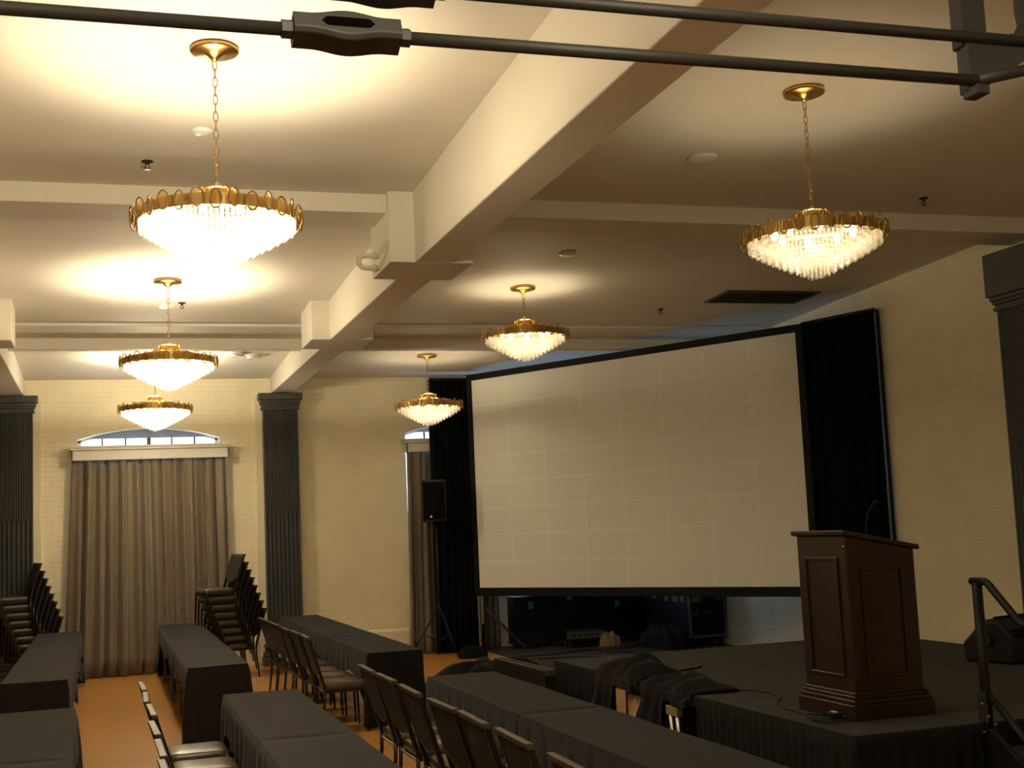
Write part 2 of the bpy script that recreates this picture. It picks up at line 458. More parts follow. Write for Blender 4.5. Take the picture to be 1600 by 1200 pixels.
def pelmet(x0, x1, label):
    p = thing('curtain_pelmet', label, 'pelmet', ((x0+x1)/2, WY, 3.22), 0, 'white curtain pelmets')
    w = (x1-x0)/2; d = .30
    b = MB(); b.box(-w, w, -d, -d+.02, 0, .15); b.box(-w, -w+.02, -d, 0, 0, .15); b.box(w-.02, w, -d, 0, 0, .15)
    b.build('fascia', M['white'], p, bevel=.003)
    b = MB(); b.box(-w-.02, w+.02, -d-.025, 0, .15, .185); b.box(-w-.03, w+.03, -d-.035, 0, .185, .215)
    b.build('cornice', M['white'], p, bevel=.006)
pelmet(-.465, 1.845, 'white box pelmet over the left curtained window')
pelmet(4.655, 6.98, 'white box pelmet over the window beside the black drape')

def fabric_sheet(x0t, x1t, x0b, x1b, y, z0, z1, folds, amp, seed, n=180, m=14, pinch=.5):
    """hanging folds, local to world coordinates; gathers tighten to the top"""
    rnd = random.Random(seed); ph = [rnd.uniform(0, 2*PI) for _ in range(6)]
    rows = []
    for j in range(m+1):
        t = j/m; R = []
        for i in range(n+1):
            s = i/n
            w = s+.012*math.sin(2*PI*3*s+ph[0]+t*.8)+.008*math.sin(2*PI*7*s+ph[1]-t)
            a = 2*PI*folds*w
            f = (math.sin(a+ph[2]+.5*math.sin(t*2+ph[3]))+.55*math.sin(1.63*a+ph[4])+.45*math.sin(.37*a+ph[5]+t))*.8
            x = (x0t+(x1t-x0t)*s)*(1-t)+(x0b+(x1b-x0b)*s)*t
            R.append((x+.25*amp*math.cos(a+ph[2]), y+f*amp*(pinch+(1-pinch)*t), z1+(z0-z1)*t))
        rows.append(R)
    return MB().grid(rows)
def curtain(x0t, x1t, x0b, x1b, folds, seed, label, z1=3.30):
    o = fabric_sheet(x0t, x1t, x0b, x1b, WY-.185, .015, z1, folds, .082, seed, pinch=.6).build('curtain', M['curtain'], smooth=True, solid=.006)
    return tag(o, label, 'curtain', 'striped gold-brown curtains')
curtain(-.44, .70, -.56, .74, 7, 3, 'gold-brown striped curtain left of the meeting line, behind the left aisle')
curtain(.70, 1.81, .735, 1.86, 7, 4, 'gold-brown striped curtain on the right half of the left window')
curtain(4.68, 6.10, 4.64, 6.15, 9, 5, 'gold-brown striped curtain beside the tripod speaker')

# ------------------------------------------------------------------ chandeliers
BULB_L = emit_mat('bright_bulb', (1, .85, .6, 1), 120)
BULB_R = emit_mat('dimmed_bulb', (1, .80, .48, 1), 22)
LIGHT = (1, .86, .60)
DISC = None
def disc_mesh():
    # brass hoop holding an amber glass disc, hanging in the x-z plane
    hoop = MB().tube([(0.033*math.cos(2*PI*k/18), 0, .055*math.sin(2*PI*k/18)) for k in range(18)], .0055, 6, closed=True)
    gl = MB().extrude([(.030*math.cos(2*PI*k/18), .052*math.sin(2*PI*k/18)) for k in range(18)], lambda x, z: (x, -.003, z), lambda x, z: (x, .003, z))
    return hoop, gl
def make_chandelier(label, bulbmat):
    """origin at the rim centre; canopy and chain are added per lamp"""
    r = thing('chandelier', label, 'chandelier', (0,0,0), 0, 'crystal chandeliers')
    # brass rim band and plate frame
    b = MB()
    b.lathe([(.462,-.035),(.470,-.035),(.470,.035),(.462,.035),(.462,-.035)], 64, caps=False)
    b.lathe([(.30,.045),(.305,.045),(.305,.075),(.30,.075),(.30,.045)], 48, caps=False)
    b.build('rim_band', M['brass'], r, smooth=False)
    b = MB()
    for k in range(8):
        a = 2*PI*k/8
        b.tube([(.465*math.cos(a), .465*math.sin(a), .03), (.30*math.cos(a), .30*math.sin(a), .062), (.09*math.cos(a), .09*math.sin(a), .115)], .006, 6)
    b.build('spokes', M['brass'], r)
    b = MB()
    b.lathe([(.085,.095),(.10,.095),(.10,.165),(.085,.165),(.085,.095)], 32, caps=False)
    b.lathe([(.02,.16),(.06,.165),(.075,.175),(.02,.19),(.012,.22)], 24)
    b.build('crown', M['brass'], r)
    b = MB()
    for k in range(10):
        a = 2*PI*k/10
        pts = [(.112*math.cos(a)-.026*math.sin(a)*math.cos(q), .112*math.sin(a)+.026*math.cos(a)*math.cos(q), .132+.036*math.sin(q)) for q in [2*PI*i/14 for i in range(14)]]
        b.tube(pts, .005, 5, closed=True)
    b.build('crown_hoops', M['brass'], r, smooth=True)
    # ring of hooped amber discs
    hoop, gl = disc_mesh()
    h0 = hoop.build('disc_hoop', M['darkbrass'], r, smooth=True)
    g0 = gl.build('amber_disc', M['amber'], h0)
    n = 30
    for k in range(n):
        if k: h = h0.copy(); COL.objects.link(h); h.parent = r; g = g0.copy(); COL.objects.link(g); g.parent = h
        else: h = h0
        a = 2*PI*k/n
        h.location = (.497*math.cos(a), .497*math.sin(a), .006 if k % 2 else -.008); h.rotation_euler.z = a+PI/2+(.25 if k % 2 else -.25)
    # tiers of crystal drops, largest ring outside
    tiers = [(.452, -.004), (.408, -.030), (.362, -.056), (.316, -.081), (.270, -.105), (.224, -.129), (.178, -.152), (.132, -.174), (.086, -.195), (.040, -.214)]
    for rr, zt in tiers:
        b = MB(); m = max(6, int(2*PI*rr/.030))
        for k in range(m):
            a = 2*PI*(k+.5*(tiers.index((rr, zt)) % 2))/m
            cx, cy = rr*math.cos(a), rr*math.sin(a)
            z1 = zt+.026; z0 = zt-.082-.008*((k*7) % 3); nb = 4; ln = (z1-z0)/nb
            prof = [(.002, z1)]
            for q in range(nb):
                prof += [(.0095, z1-ln*(q+.28)), (.0095, z1-ln*(q+.72)), (.0045 if q < nb-1 else .002, z1-ln*(q+1))]
            b.lathe(prof[::-1], 6, (cx, cy, 0), caps=False)
        b.build('crystal_tier', M['crystal'], r)
        MB().tube([(rr*math.cos(2*PI*k/48)-.0, rr*math.sin(2*PI*k/48), zt+.034) for k in range(48)], .004, 5, closed=True).build('tier_ring', M['brass'], r)
    for k in range(8):
        a = 2*PI*(k+.5)/8
        b = MB(); b.lathe([(.004,.055),(.02,.045),(.027,.02),(.02,-.004),(.012,-.02)], 12, (.27*math.cos(a), .27*math.sin(a), 0))
        b.build('bulb', bulbmat, r, smooth=True)
    return r
def chain_mesh(length):
    """oval links hanging down from z=0"""
    b = MB(); pitch = .052; n = int(length/pitch)
    p = length/n
    for i in range(n):
        zc = -p*(i+.5); pts = []
        for k in range(14):
            a = 2*PI*k/14; u = .013*math.cos(a); w = (p/2+.008)*math.sin(a)
            pts.append((u, 0, zc+w) if i % 2 == 0 else (0, u, zc+w))
        b.tube(pts, .0032, 5, closed=True)
    return b
def hang(r, x, y, zr, label, power):
    r.location = (x, y, zr); r['label'] = label
    zc = cz(y)-zr
    can = MB().lathe([(.145,.004),(.147,-.02),(.14,-.03),(.06,-.034),(.022,-.07),(.012,-.085)], 40).build('canopy', M['brass'], r, smooth=True, bevel=0)
    can.location = (0, 0, zc)
    ln = zc-.085-.215
    ch = chain_mesh(ln).build('chain', M['darkbrass'], r, smooth=True); ch.location = (0, 0, zc-.08)
    L = bpy.data.lights.new('chandelier_glow', 'POINT'); L.energy = power; L.color = LIGHT; L.shadow_soft_size = .11
    o = bpy.data.objects.new('chandelier_glow', L); COL.objects.link(o); o.parent = r; o.location = (0, 0, .10)
    # the open top of the fitting throws a cone of light on the ceiling
    L = bpy.data.lights.new('chandelier_uplight', 'SPOT'); L.energy = power*1.1; L.color = LIGHT; L.shadow_soft_size = .12
    L.spot_size = math.radians(122); L.spot_blend = .55
    o = bpy.data.objects.new('chandelier_uplight', L); COL.objects.link(o); o.parent = r; o.location = (0, 0, .02); o.rotation_euler = (PI, 0, 0)
PL, PR = 262, 37
chL = make_chandelier('x', BULB_L); kL = tree(chL)
chR = make_chandelier('x', BULB_R); kR = tree(chR)
rest = []
for k, (x, y, z) in enumerate([(.662, 13.8, 3.835), (.69, 18.4, 3.80)]):
    rest.append((dup(chL, kL, (0,0,0), .1*k, 'x'), x, y, z))
restR = []
for k, (x, y, z) in enumerate([(4.649, 13.885, 4.14), (4.597, 18.378, 3.79)]):
    restR.append((dup(chR, kR, (0,0,0), .1*k, 'x'), x, y, z))
hang(chL, .662, 7.67, 3.865, 'glaring crystal chandelier, largest of the left row, below the turnbuckle', PL)
hang(*rest[0], 'glaring crystal chandelier, middle one of the left row', PL)
hang(*rest[1], 'glaring crystal chandelier in front of the arched left window', PL)
hang(chR, 4.737, 7.70, 3.872, 'dimmed crystal chandelier, largest of the right row, above the podium', PR)
hang(*restR[0], 'dimmed crystal chandelier, middle one of the right row, above the screen', PR)
hang(*restR[1], 'dimmed crystal chandelier, smallest of the right row, before the black drape', PR)
# lamps of the same rows that hang outside the frame
for x, y, p in ((.66, 1.6, PL*.7), (4.75, 1.6, PR*.7)):
    L = bpy.data.lights.new('unseen_chandelier', 'POINT'); L.energy = p; L.color = LIGHT; L.shadow_soft_size = .3
    o = bpy.data.objects.new('unseen_chandelier', L); COL.objects.link(o); o.location = (x, y, 3.9)

# ------------------------------------------------------------------ small ceiling fittings
def on_ceiling(name, mb, m, x, y, label, cat, group=None, **k):
    o = mb.build(name, m, **k); o.location = (x, y, cz(y)); o.rotation_euler.x = -math.atan(.0352)
    return tag(o, label, cat, group)
def disc(x, y, r, label, group='round ceiling discs'):
    on_ceiling('ceiling_disc', MB().lathe([(r,.002),(r,-.012),(r*.9,-.022),(r*.35,-.026),(.005,-.026)], 32), M['whiteplast'], x, y, label, 'ceiling speaker', group, smooth=True)
disc(.69, 9.13, .075, 'white ceiling disc above the nearest left chandelier')
disc(.70, 15.05, .10, 'white ceiling disc behind the chain of the middle left chandelier')
disc(4.665, 9.18, .12, 'white ceiling disc behind the nearest right chandelier')
disc(4.62, 12.3, .09, 'white ceiling disc above the middle right chandelier')
def sprinkler(x, y, label):
    t = thing('sprinkler_head', label, 'sprinkler', (x, y, cz(y)), 0, 'ceiling sprinkler heads')
    MB().lathe([(.045,.002),(.045,-.006),(.02,-.012),(.015,-.02),(.005,-.022)], 20).build('escutcheon', M['sprinkler'], t, smooth=True)
    b = MB(); b.tube([(0,0,-.02),(0,0,-.035)], .012, 8); b.tube([(-.014,0,-.034),(-.018,0,-.05),(0,0,-.062)], .004, 6); b.tube([(.014,0,-.034),(.018,0,-.05),(0,0,-.062)], .004, 6)
    b.lathe([(.024,-.066),(.024,-.063),(.004,-.061)], 14); b.build('deflector', M['sprinkler'], t)
sprinkler(.335, 9.88, 'bronze sprinkler head up left of the nearest left chandelier')
sprinkler(.867, 14.9, 'bronze sprinkler head beside the chain of the middle left chandelier')
sprinkler(7.35, 10.0, 'bronze sprinkler head right of the nearest right chandelier')
sprinkler(6.886, 15.0, 'bronze sprinkler head above the top edge of the screen')
sprinkler(3.15, 18.6, 'bronze sprinkler head near the far end of the long beam')
# adjustable spotlights in the ceiling by the middle left chandelier
for x, y, l in ((1.80, 18.15, 'white recessed spotlight nearer the middle left chandelier'), (2.05, 18.3, 'white recessed spotlight nearer the long beam')):
    t = thing('spotlight', l, 'spotlight', (x, y, cz(y)), 0, 'white recessed spotlights')
    MB().lathe([(.15,.003),(.15,-.012),(.12,-.018),(.10,-.018)], 28).build('trim_ring', M['whiteplast'], t, smooth=True)
    MB().lathe([(.10,0),(.10,-.05),(.085,-.065),(.075,-.05),(.01,-.045)], 24).build('lamp_head', M['whiteplast'], t, smooth=True)
# long air vent by the screen
t = thing('ceiling_vent', 'long dark air vent in the ceiling above the screen', 'vent', (7.93, 14.2, cz(14.2)-.004)); t.rotation_euler.x = -math.atan(.0352)
MB().box(-.62, .62, -.30, .30, -.004, .012).build('backing', M['vent'], t)
b = MB(); b.box(-.65,.65,-.33,-.29,-.014,.004); b.box(-.65,.65,.29,.33,-.014,.004); b.box(-.65,-.61,-.29,.29,-.014,.004); b.box(.61,.65,-.29,.29,-.014,.004)
b.build('vent_frame', M['vent'], t)
for k in range(9):
    y = -.26+.065*k; MB().hexa([(-.61,y,-.012),(.61,y,-.012),(.61,y+.004,-.012),(-.61,y+.004,-.012),(-.61,y+.02,.0),(.61,y+.02,.0),(.61,y+.024,.0),(-.61,y+.024,.0)]).build('slat', M['vent'], t)
# painted pipe elbow on the beam block
b = MB()
pts = [(2.33,10.86,4.365),(2.24,10.86,4.365)]
for k in range(7):
    a = PI/2+PI*k/6; pts.append((2.19+.055*math.cos(a), 10.86, 4.31+.055*math.sin(a)))
pts += [(2.24,10.86,4.255),(2.33,10.86,4.255)]
b.tube(pts, .024, 12)
for z in (4.365, 4.255): b.tube([(2.255,10.86,z),(2.285,10.86,z)], .031, 12)
tag(b.build('pipe_elbow', M['beam'], smooth=True), 'cream painted pipe elbow on the side of the beam block', 'pipe')

# ------------------------------------------------------------------ tables and cloths
def folding_table(x0, x1, y0, y1, label, cat='table'):
    t = thing('folding_table', label, cat, ((x0+x1)/2, (y0+y1)/2, 0), 0, 'folding tables under black cloths')
    w = (x1-x0)/2-.015; l = (y1-y0)/2-.015
    MB().box(-w, w, -l, l, .705, .738).build('tabletop', M['table'], t, bevel=.005)
    for sy in (-1, 1):
        for sx in (-1, 1):
            b = MB(); b.tube([(sx*(w-.05), sy*(l-.30), .704), (sx*(w-.05), sy*(l-.28), .0)], .014, 8); b.build('leg', M['steel'], t)
        MB().tube([(-w+.05, sy*(l-.29), .25), (w-.05, sy*(l-.29), .25)], .010, 8).build('leg_brace', M['steel'], t)
def tablecloth(x0, x1, y0, y1, near_end, far_end, label, seed, m='cloth2', side=.47, tip=.2, zt=.752, sidel=None, sider=None):
    rnd = random.Random(seed)
    sidel = side if sidel is None else sidel; sider = side if sider is None else sider
    # perimeter, counter-clockwise from near-left, rounded corners
    r = .02; P = []
    def arc(cx, cy, a0):
        for k in range(5):
            a = a0+PI/2*k/4; P.append((cx+r*math.cos(a), cy+r*math.sin(a), math.cos(a), math.sin(a)))
    def line(xa, ya, xb, yb, nx, ny, n):
        for k in range(1, n): P.append((xa+(xb-xa)*k/n, ya+(yb-ya)*k/n, nx, ny))
    arc(x0+r, y0+r, PI); line(x0+r, y0, x1-r, y0, 0, -1, 16)
    arc(x1-r, y0+r, 1.5*PI); line(x1, y0+r, x1, y1-r, 1, 0, 60)
    arc(x1-r, y1-r, 0); line(x1-r, y1, x0+r, y1, 0, 1, 16)
    arc(x0+r, y1-r, PI/2); line(x0, y1-r, x0, y0+r, -1, 0, 60)
    ph = [rnd.uniform(0, 6.28) for _ in range(6)]
    def hem(px, py, nx, ny):
        if abs(ny) > .7:
            e = near_end if ny < 0 else far_end
            return .02 if e else zt-.035
        z = sidel if nx < 0 else sider
        z += .025*math.sin(py*3.1+ph[0])+.015*math.sin(py*7.7+ph[1])
        for d, e in ((py-y0, near_end), (y1-py, far_end)):
            if e: z = min(z, .03+(z-.03)*min(1, max(0, d-.05)/.30)**.7) if d < .35 else z
            else: z -= tip*max(0, 1-d/.22)
        return max(z, .03)
    J = 9; rows = []
    n = len(P)
    s = [0.]
    for i in range(1, n): s.append(s[-1]+math.hypot(P[i][0]-P[i-1][0], P[i][1]-P[i-1][1]))
    topn = lambda x, y: zt+.0025*math.sin(x*9+ph[2])*math.sin(y*4+ph[3])
    V = []; F = []
    # top: concentric strips from the centre line
    cxm = (x0+x1)/2
    inner = [(cxm+(p[0]-cxm)*.5, min(max(p[1], y0+.15), y1-.15)) for p in P]
    V += [(q[0], q[1], topn(*q)+.001) for q in inner]
    V += [(p[0], p[1], topn(p[0], p[1])) for p in P]
    for i in range(n): F.append((i, n+i, n+(i+1) % n, (i+1) % n))
    F.append(tuple(range(n)))
    base = n
    for j in range(1, J+1):
        t = j/J
        for i, (px, py, nx, ny) in enumerate(P):
            hz = hem(px, py, nx, ny); drop = zt-hz
            k = drop*t
            wv = (.010*math.sin(s[i]*23+ph[4])+.007*math.sin(s[i]*41+ph[5]))*min(1, k/.25)
            corner = .03*min(1, k/.5) if min(abs(px-x0), abs(px-x1)) < .03 and min(abs(py-y0), abs(py-y1)) < .03 else 0
            out = .004+.03*k+wv+corner*.6 + (.008 if j else 0)
            V.append((px+nx*out, py+ny*out, zt-.004-k if j == 1 else zt-k))
        for i in range(n):
            a = base+(j-1)*n; F.append((a+i, a+n+i, a+n+(i+1) % n, a+(i+1) % n))
    b = MB(); b.add(V, F)
    o = b.build('tablecloth', M[m], smooth=True)
    d = o.modifiers.new('edges', 'EDGE_SPLIT'); d.split_angle = math.radians(55)
    return tag(o, label, 'tablecloth', 'black tablecloths')
def row(x0, x1, ys, name, wh, near=True, far=True, seed=0, **k):
    n = len(ys)-1
    for i in range(n):
        y0, y1 = ys[i]+.004, ys[i+1]-.004
        lab = wh[i]
        folding_table(x0, x1, y0, y1, 'folding table under the '+lab.split(',')[0])
        tablecloth(x0, x1, y0, y1, near and i == 0, far and i == n-1, lab, seed+i, **k)
row(-.905, -.335, [12.55, 14.87, 17.2, 19.45], 'TA', ['black tablecloth at the near end of the far left table row', 'black tablecloth in the middle of the far left table row', 'black tablecloth at the far end of the left row, before the stacked chairs'], seed=10)
row(-.78, -.225, [5.46, 7.90, 10.35], 'TA2', ['black tablecloth cut off at the bottom left corner', 'black tablecloth at the bottom left, front of the left aisle'], near=False, seed=20)
row(.745, 1.31, [12.78, 15.05, 17.32, 19.58], 'TB', ['black tablecloth with its end facing us beside the aisle', 'black tablecloth in the middle of the row by the chair stack', 'black tablecloth with ragged corner points near the striped curtain'], seed=30, side=.50, tip=.36)
row(.865, 1.435, [5.45, 7.90, 10.40], 'TC', ['black tablecloth on the nearest table, cut off by the bottom edge', 'black tablecloth on the near centre table with silver-seated chairs tucked in'], near=False, seed=40)
row(2.50, 3.07, [12.93, 15.2, 17.5, 19.8], 'TD', ['black tablecloth with its end facing us beside the six chairs', 'black tablecloth in the middle of the row by the six chairs', 'black tablecloth at the far end below the dark pilaster'], m='cloth', seed=50)
row(2.52, 3.10, [5.5, 8.0, 10.5], 'TE', ['black tablecloth in front of the stage, cut off by the bottom edge', 'rumpled black tablecloth in front of the stage beside the cloth heap'], near=False, m='cloth', seed=60)

# ------------------------------------------------------------------ chairs
def make_chair(label):
    """faces +x, origin on the floor below the seat"""
    t = thing('banquet_chair', label, 'chair')
    # seat cushion
    def rr(w, d, r, n=5):
        P = []
        for cx, cy, a0 in ((d/2-r, w/2-r, 0), (-d/2+r, w/2-r, PI/2), (-d/2+r, -w/2+r, PI), (d/2-r, -w/2+r, 1.5*PI)):
            for k in range(n+1):
                a = a0+PI/2*k/n; P.append((cx+r*math.cos(a), cy+r*math.sin(a)))
        return P
    P = rr(.475, .43, .06); n = len(P); V = []; F = []
    prof = [(.93,.415),(1,.425),(1.0,.462),(.97,.478),(.85,.488),(.4,.494)]
    for f, z in prof: V += [(x*f+.02, y*f, z) for x, y in P]
    for j in range(len(prof)-1):
        for i in range(n): F.append((j*n+i, j*n+(i+1) % n, (j+1)*n+(i+1) % n, (j+1)*n+i))
    F.append(tuple(range(n-1, -1, -1))); F.append(tuple((len(prof)-1)*n+i for i in range(n)))
    MB().add(V, F).build('seat', M['vinyl'], t, smooth=True)
    b = MB(); b.box(-.18, .205, -.222, .222, .388, .416); b.build('seat_frame', M['frame'], t, bevel=.004)
    # back: stiles follow the lean
    def bx(z): return -.195-.29*max(0, z-.45)-.02*max(0, z-.45)**2
    zs = [.42, .5, .6, .7, .8, .9, .925]
    for s in (-1, 1):
        b = MB()
        for i in range(len(zs)-1):
            za, zb = zs[i], zs[i+1]
            b.hexa([(bx(za)-.014,s*.265-.013,za),(bx(za)+.014,s*.265-.013,za),(bx(za)+.014,s*.265+.013,za),(bx(za)-.014,s*.265+.013,za),
                    (bx(zb)-.014,s*.265-.013,zb),(bx(zb)+.014,s*.265-.013,zb),(bx(zb)+.014,s*.265+.013,zb),(bx(zb)-.014,s*.265+.013,zb)])
        b.build('back_stile', M['frame'], t)
    b = MB(); za, zb = .92, .952
    b.hexa([(bx(za)-.020,-.282,za),(bx(za)+.020,-.282,za),(bx(za)+.020,.282,za),(bx(za)-.020,.282,za),
            (bx(zb)-.020,-.282,zb),(bx(zb)+.020,-.282,zb),(bx(zb)+.020,.282,zb),(bx(zb)-.020,.282,zb)])
    b.build('top_rail', M['piping'], t, bevel=.006)
    # upholstered panel with a bowed lower edge
    ny = 16
    def low(y): return .635-.075*(1-(y/.25)**2)
    V = []; F = []
    cols = []
    for i in range(ny+1):
        y = -.25+.50*i/ny; zl = low(y)
        colz = [zl+(.918-zl)*k/6 for k in range(7)]
        cols.append([(y, z) for z in colz])
    b = MB()
    pf = MB(); 
    front = [[(bx(z)+.020-.006*abs(y/.25)**3, y, z) for y, z in c] for c in cols]
    back = [[(bx(z)-.016+.004*abs(y/.25)**3, y, z) for y, z in c] for c in cols]
    b.grid(front); b.grid([c[::-1] for c in back])
    # close the rim
    rim_f = [c[0] for c in front]+front[-1][1:]+[c[-1] for c in front[::-1]][1:]+front[0][::-1][1:-1]
    rim_b = [c[0] for c in back]+back[-1][1:]+[c[-1] for c in back[::-1]][1:]+back[0][::-1][1:-1]
    k = len(rim_f); b.add(rim_f+rim_b, [(i, (i+1) % k, k+(i+1) % k, k+i) for i in range(k)])
    b.build('backrest', M['chairfab'], t, smooth=False)
    MB().tube([(bx(low(y))-.010, y, low(y)-.004) for y in [-.252+.504*i/16 for i in range(17)]], .006, 6).build('lower_back_rail', M['piping'], t, smooth=True)
    # thin pale lines along the stiles, an edge highlight put into the colour
    for s in (-1, 1): MB().tube([(bx(z)-.016, s*.253, z) for z in (.45, .6, .75, .918)], .0035, 5).build('edge_trim', M['piping'], t)
    for s in (-1, 1):
        b = MB(); b.tube([(-.197, s*.265, .43), (-.20, s*.265, .3), (-.235, s*.265, .0)], [.014, .014, .011], 8); b.build('leg', M['frame'], t, smooth=True)
        b = MB(); b.tube([(.205, s*.258, .47), (.21, s*.265, .40), (.225, s*.265, .0)], [.013, .014, .011], 8); b.build('leg', M['frame'], t, smooth=True)
    for x in (-.197, .209): MB().tube([(x, -.262, .40), (x, .262, .40)], .010, 6).build('cross_rail', M['frame'], t)
    return t
chair0 = make_chair('x'); chair_kids = tree(chair0); first = [True]
def put_chair(x, y, rz, label, group, z=0.):
    if first[0]:
        first[0] = False; c = chair0; c.location = (x, y, z); c.rotation_euler = (0, 0, rz); c['label'] = label; c['group'] = group
        return c
    return dup(chair0, chair_kids, (x, y, z), rz, label, group)
ORD = ['first', 'second', 'third', 'fourth', 'fifth', 'sixth', 'seventh', 'eighth']
rnd = random.Random(5)
for i, y in enumerate([16.44, 15.85, 15.25, 14.42, 13.81, 13.17]):
    put_chair(2.205+.05*(16.44-y)/3.3+rnd.uniform(-.01, .01), y, rnd.uniform(-.03, .03), 'dark banquet chair, %s from the near end of the row of six' % ORD[5-i], 'row of six chairs at the far centre table')
for i, y in enumerate([9.65, 8.97, 8.18, 7.39, 6.75, 6.04, 5.22]):
    put_chair(2.205+rnd.uniform(-.01, .01), y, rnd.uniform(-.03, .03), 'olive-backed banquet chair, %s from the far end of the row before the stage' % ORD[i], 'row of chairs facing the stage')
for i, y in enumerate([9.63, 8.91, 8.23, 7.43, 6.70, 6.05]):
    put_chair(.595+rnd.uniform(-.008, .008), y, rnd.uniform(-.03, .03), 'banquet chair seen edge-on, %s from the far end of the row beside the aisle' % ORD[i], 'chairs along the aisle')
def stack(x, y, n, where, grp, rz=.22):
    for i in range(n):
        k = n-1-i
        lab = ('topmost chair' if k == 0 else 'lowest chair' if i == 0 else '%s chair from the top' % ORD[k])+' in the stack '+where
        put_chair(x-.042*i*math.cos(rz), y-.042*i*math.sin(rz), PI+rz, lab, grp, .112*i)
stack(1.785, 18.93, 8, 'beside the dark pilaster', 'chair stack beside the pilaster')
stack(-.985, 20.03, 8, 'at the left edge of the photo', 'chair stack at the left edge')

# ------------------------------------------------------------------ stage
SX0, SX1, SY0, SY1, SZ = 4.30, 8.06, 6.94, 12.36, .60
colx = [SX0, SX0+(SX1-SX0)/3, SX0+2*(SX1-SX0)/3, SX1]; rowy = [SY0, SY0+(SY1-SY0)/3, SY0+2*(SY1-SY0)/3, SY1]
cn = ['on the audience side', 'in the middle column', 'along the right wall side']; rn = ['front', 'middle', 'back']
for i in range(3):
    for j in range(3):
        x0, x1, y0, y1 = colx[i]+.002, colx[i+1]-.002, rowy[j]+.002, rowy[j+1]-.002
        t = thing('stage_deck', 'black stage deck panel, %s row, %s' % (rn[j], cn[i]), 'stage', ((x0+x1)/2, (y0+y1)/2, 0), 0, 'stage deck panels')
        w = (x1-x0)/2; l = (y1-y0)/2
        MB().box(-w+.004, w-.004, -l+.004, l-.004, SZ-.05, SZ).build('deck_top', M['deck'], t)
        b = MB(); z0, z1 = SZ-.085, SZ+.001
        b.box(-w, -w+.006, -l, l, z0, z1); b.box(w-.006, w, -l, l, z0, z1); b.box(-w, w, -l, -l+.006, z0, z1); b.box(-w, w, l-.006, l, z0, z1)
        b.build('edge_trim', M['decktrim'], t)
        for sx in (-1, 1):
            for sy in (-1, 1):
                MB().tube([(sx*(w-.07), sy*(l-.07), SZ-.05), (sx*(w-.07), sy*(l-.07), 0)], .024, 10).build('leg', M['alu'], t, smooth=True)
def skirt_strip(pts, label, seed):
    """gathered cloth hanging along a polyline of (x, y, nx, ny)"""
    rnd = random.Random(seed); rows = []
    pos = []
    for (xa, ya), (xb, yb) in zip(pts[:-1], pts[1:]):
        L = math.hypot(xb-xa, yb-ya); n = max(2, int(L/.012))
        for k in range(n): pos.append((xa+(xb-xa)*k/n, ya+(yb-ya)*k/n, (yb-ya)/L, -(xb-xa)/L))
    ph = rnd.uniform(0, 6)
    for j in range(7):
        t = j/6; R = []
        for i, (x, y, nx, ny) in enumerate(pos):
            s = i*.012
            f = .014+(.010*math.sin(s*62+ph+.6*math.sin(s*3))+.006*math.sin(s*29+ph*2))*(.4+.6*t)+.008*t
            R.append((x+nx*f, y+ny*f, SZ-.012-(SZ-.03)*t))
        rows.append(R)
    o = MB().grid(rows).build('stage_skirt', M['skirt'], smooth=True, solid=.004)
    return tag(o, label, 'stage skirt', 'pleated stage skirts')
skirt_strip([(SX0-.004, SY0+2.13), (SX0-.004, SY0-.004)][::-1][::-1], 'pleated black stage skirt below the podium, along the table', 1) if False else None
skirt_strip([(SX0-.006, 10.72), (SX0-.006, SY1)][::-1], 'pleated black stage skirt left of the bunched cloths', 2)
skirt_strip([(SX0-.006, 9.08), (SX0-.006, SY0-.006), (SX1, SY0-.006)], 'pleated black stage skirt wrapping the near stage corner below the podium', 3)
# things seen in the open gap of the stage
o = MB().box(4.335, 4.40, 10.15, 10.60, 0, .46).build('plywood_box', M['ply'], bevel=.004)
tag(o, 'pale plywood box under the stage in the gap of the skirt', 'box')

def lump(name, cx, cy, z0, rx, ry, h, seed, m, label, cat, group=None, n=44, k=14, sag=0., rough=.25):
    """crumpled heap of cloth resting on z0, foot outline slightly irregular"""
    rnd = random.Random(seed); ph = [rnd.uniform(0, 6.28) for _ in range(8)]
    V = []; F = []
    for j in range(k+1):
        t = j/k
        for i in range(n):
            a = 2*PI*i/n
            w = 1+rough*(.5*math.sin(3*a+ph[0])+.3*math.sin(5*a+ph[1])+.2*math.sin(9*a+ph[2]))
            r = math.sin(min(1, t*1.02)*PI/2)
            zz = h*(math.cos(t*PI/2)**.7)*(1+rough*(.6*math.sin(4*a+ph[3]+3*t)+.5*math.sin(7*a+ph[4]-4*t))*min(1, 3*t))
            x, y = cx+rx*r*w*math.cos(a), cy+ry*r*w*math.sin(a)
            V.append((x, y, z0+max(0.003, zz)))
    for j in range(k):
        for i in range(n): F.append((j*n+i, (j+1)*n+i, (j+1)*n+(i+1) % n, j*n+(i+1) % n))
    F.append(tuple(range(n-1, -1, -1))[::-1]); F.append(tuple(k*n+i for i in range(n)))
    o = MB().add(V, F).build(name, M[m], smooth=True)
    return tag(o, label, cat, group)
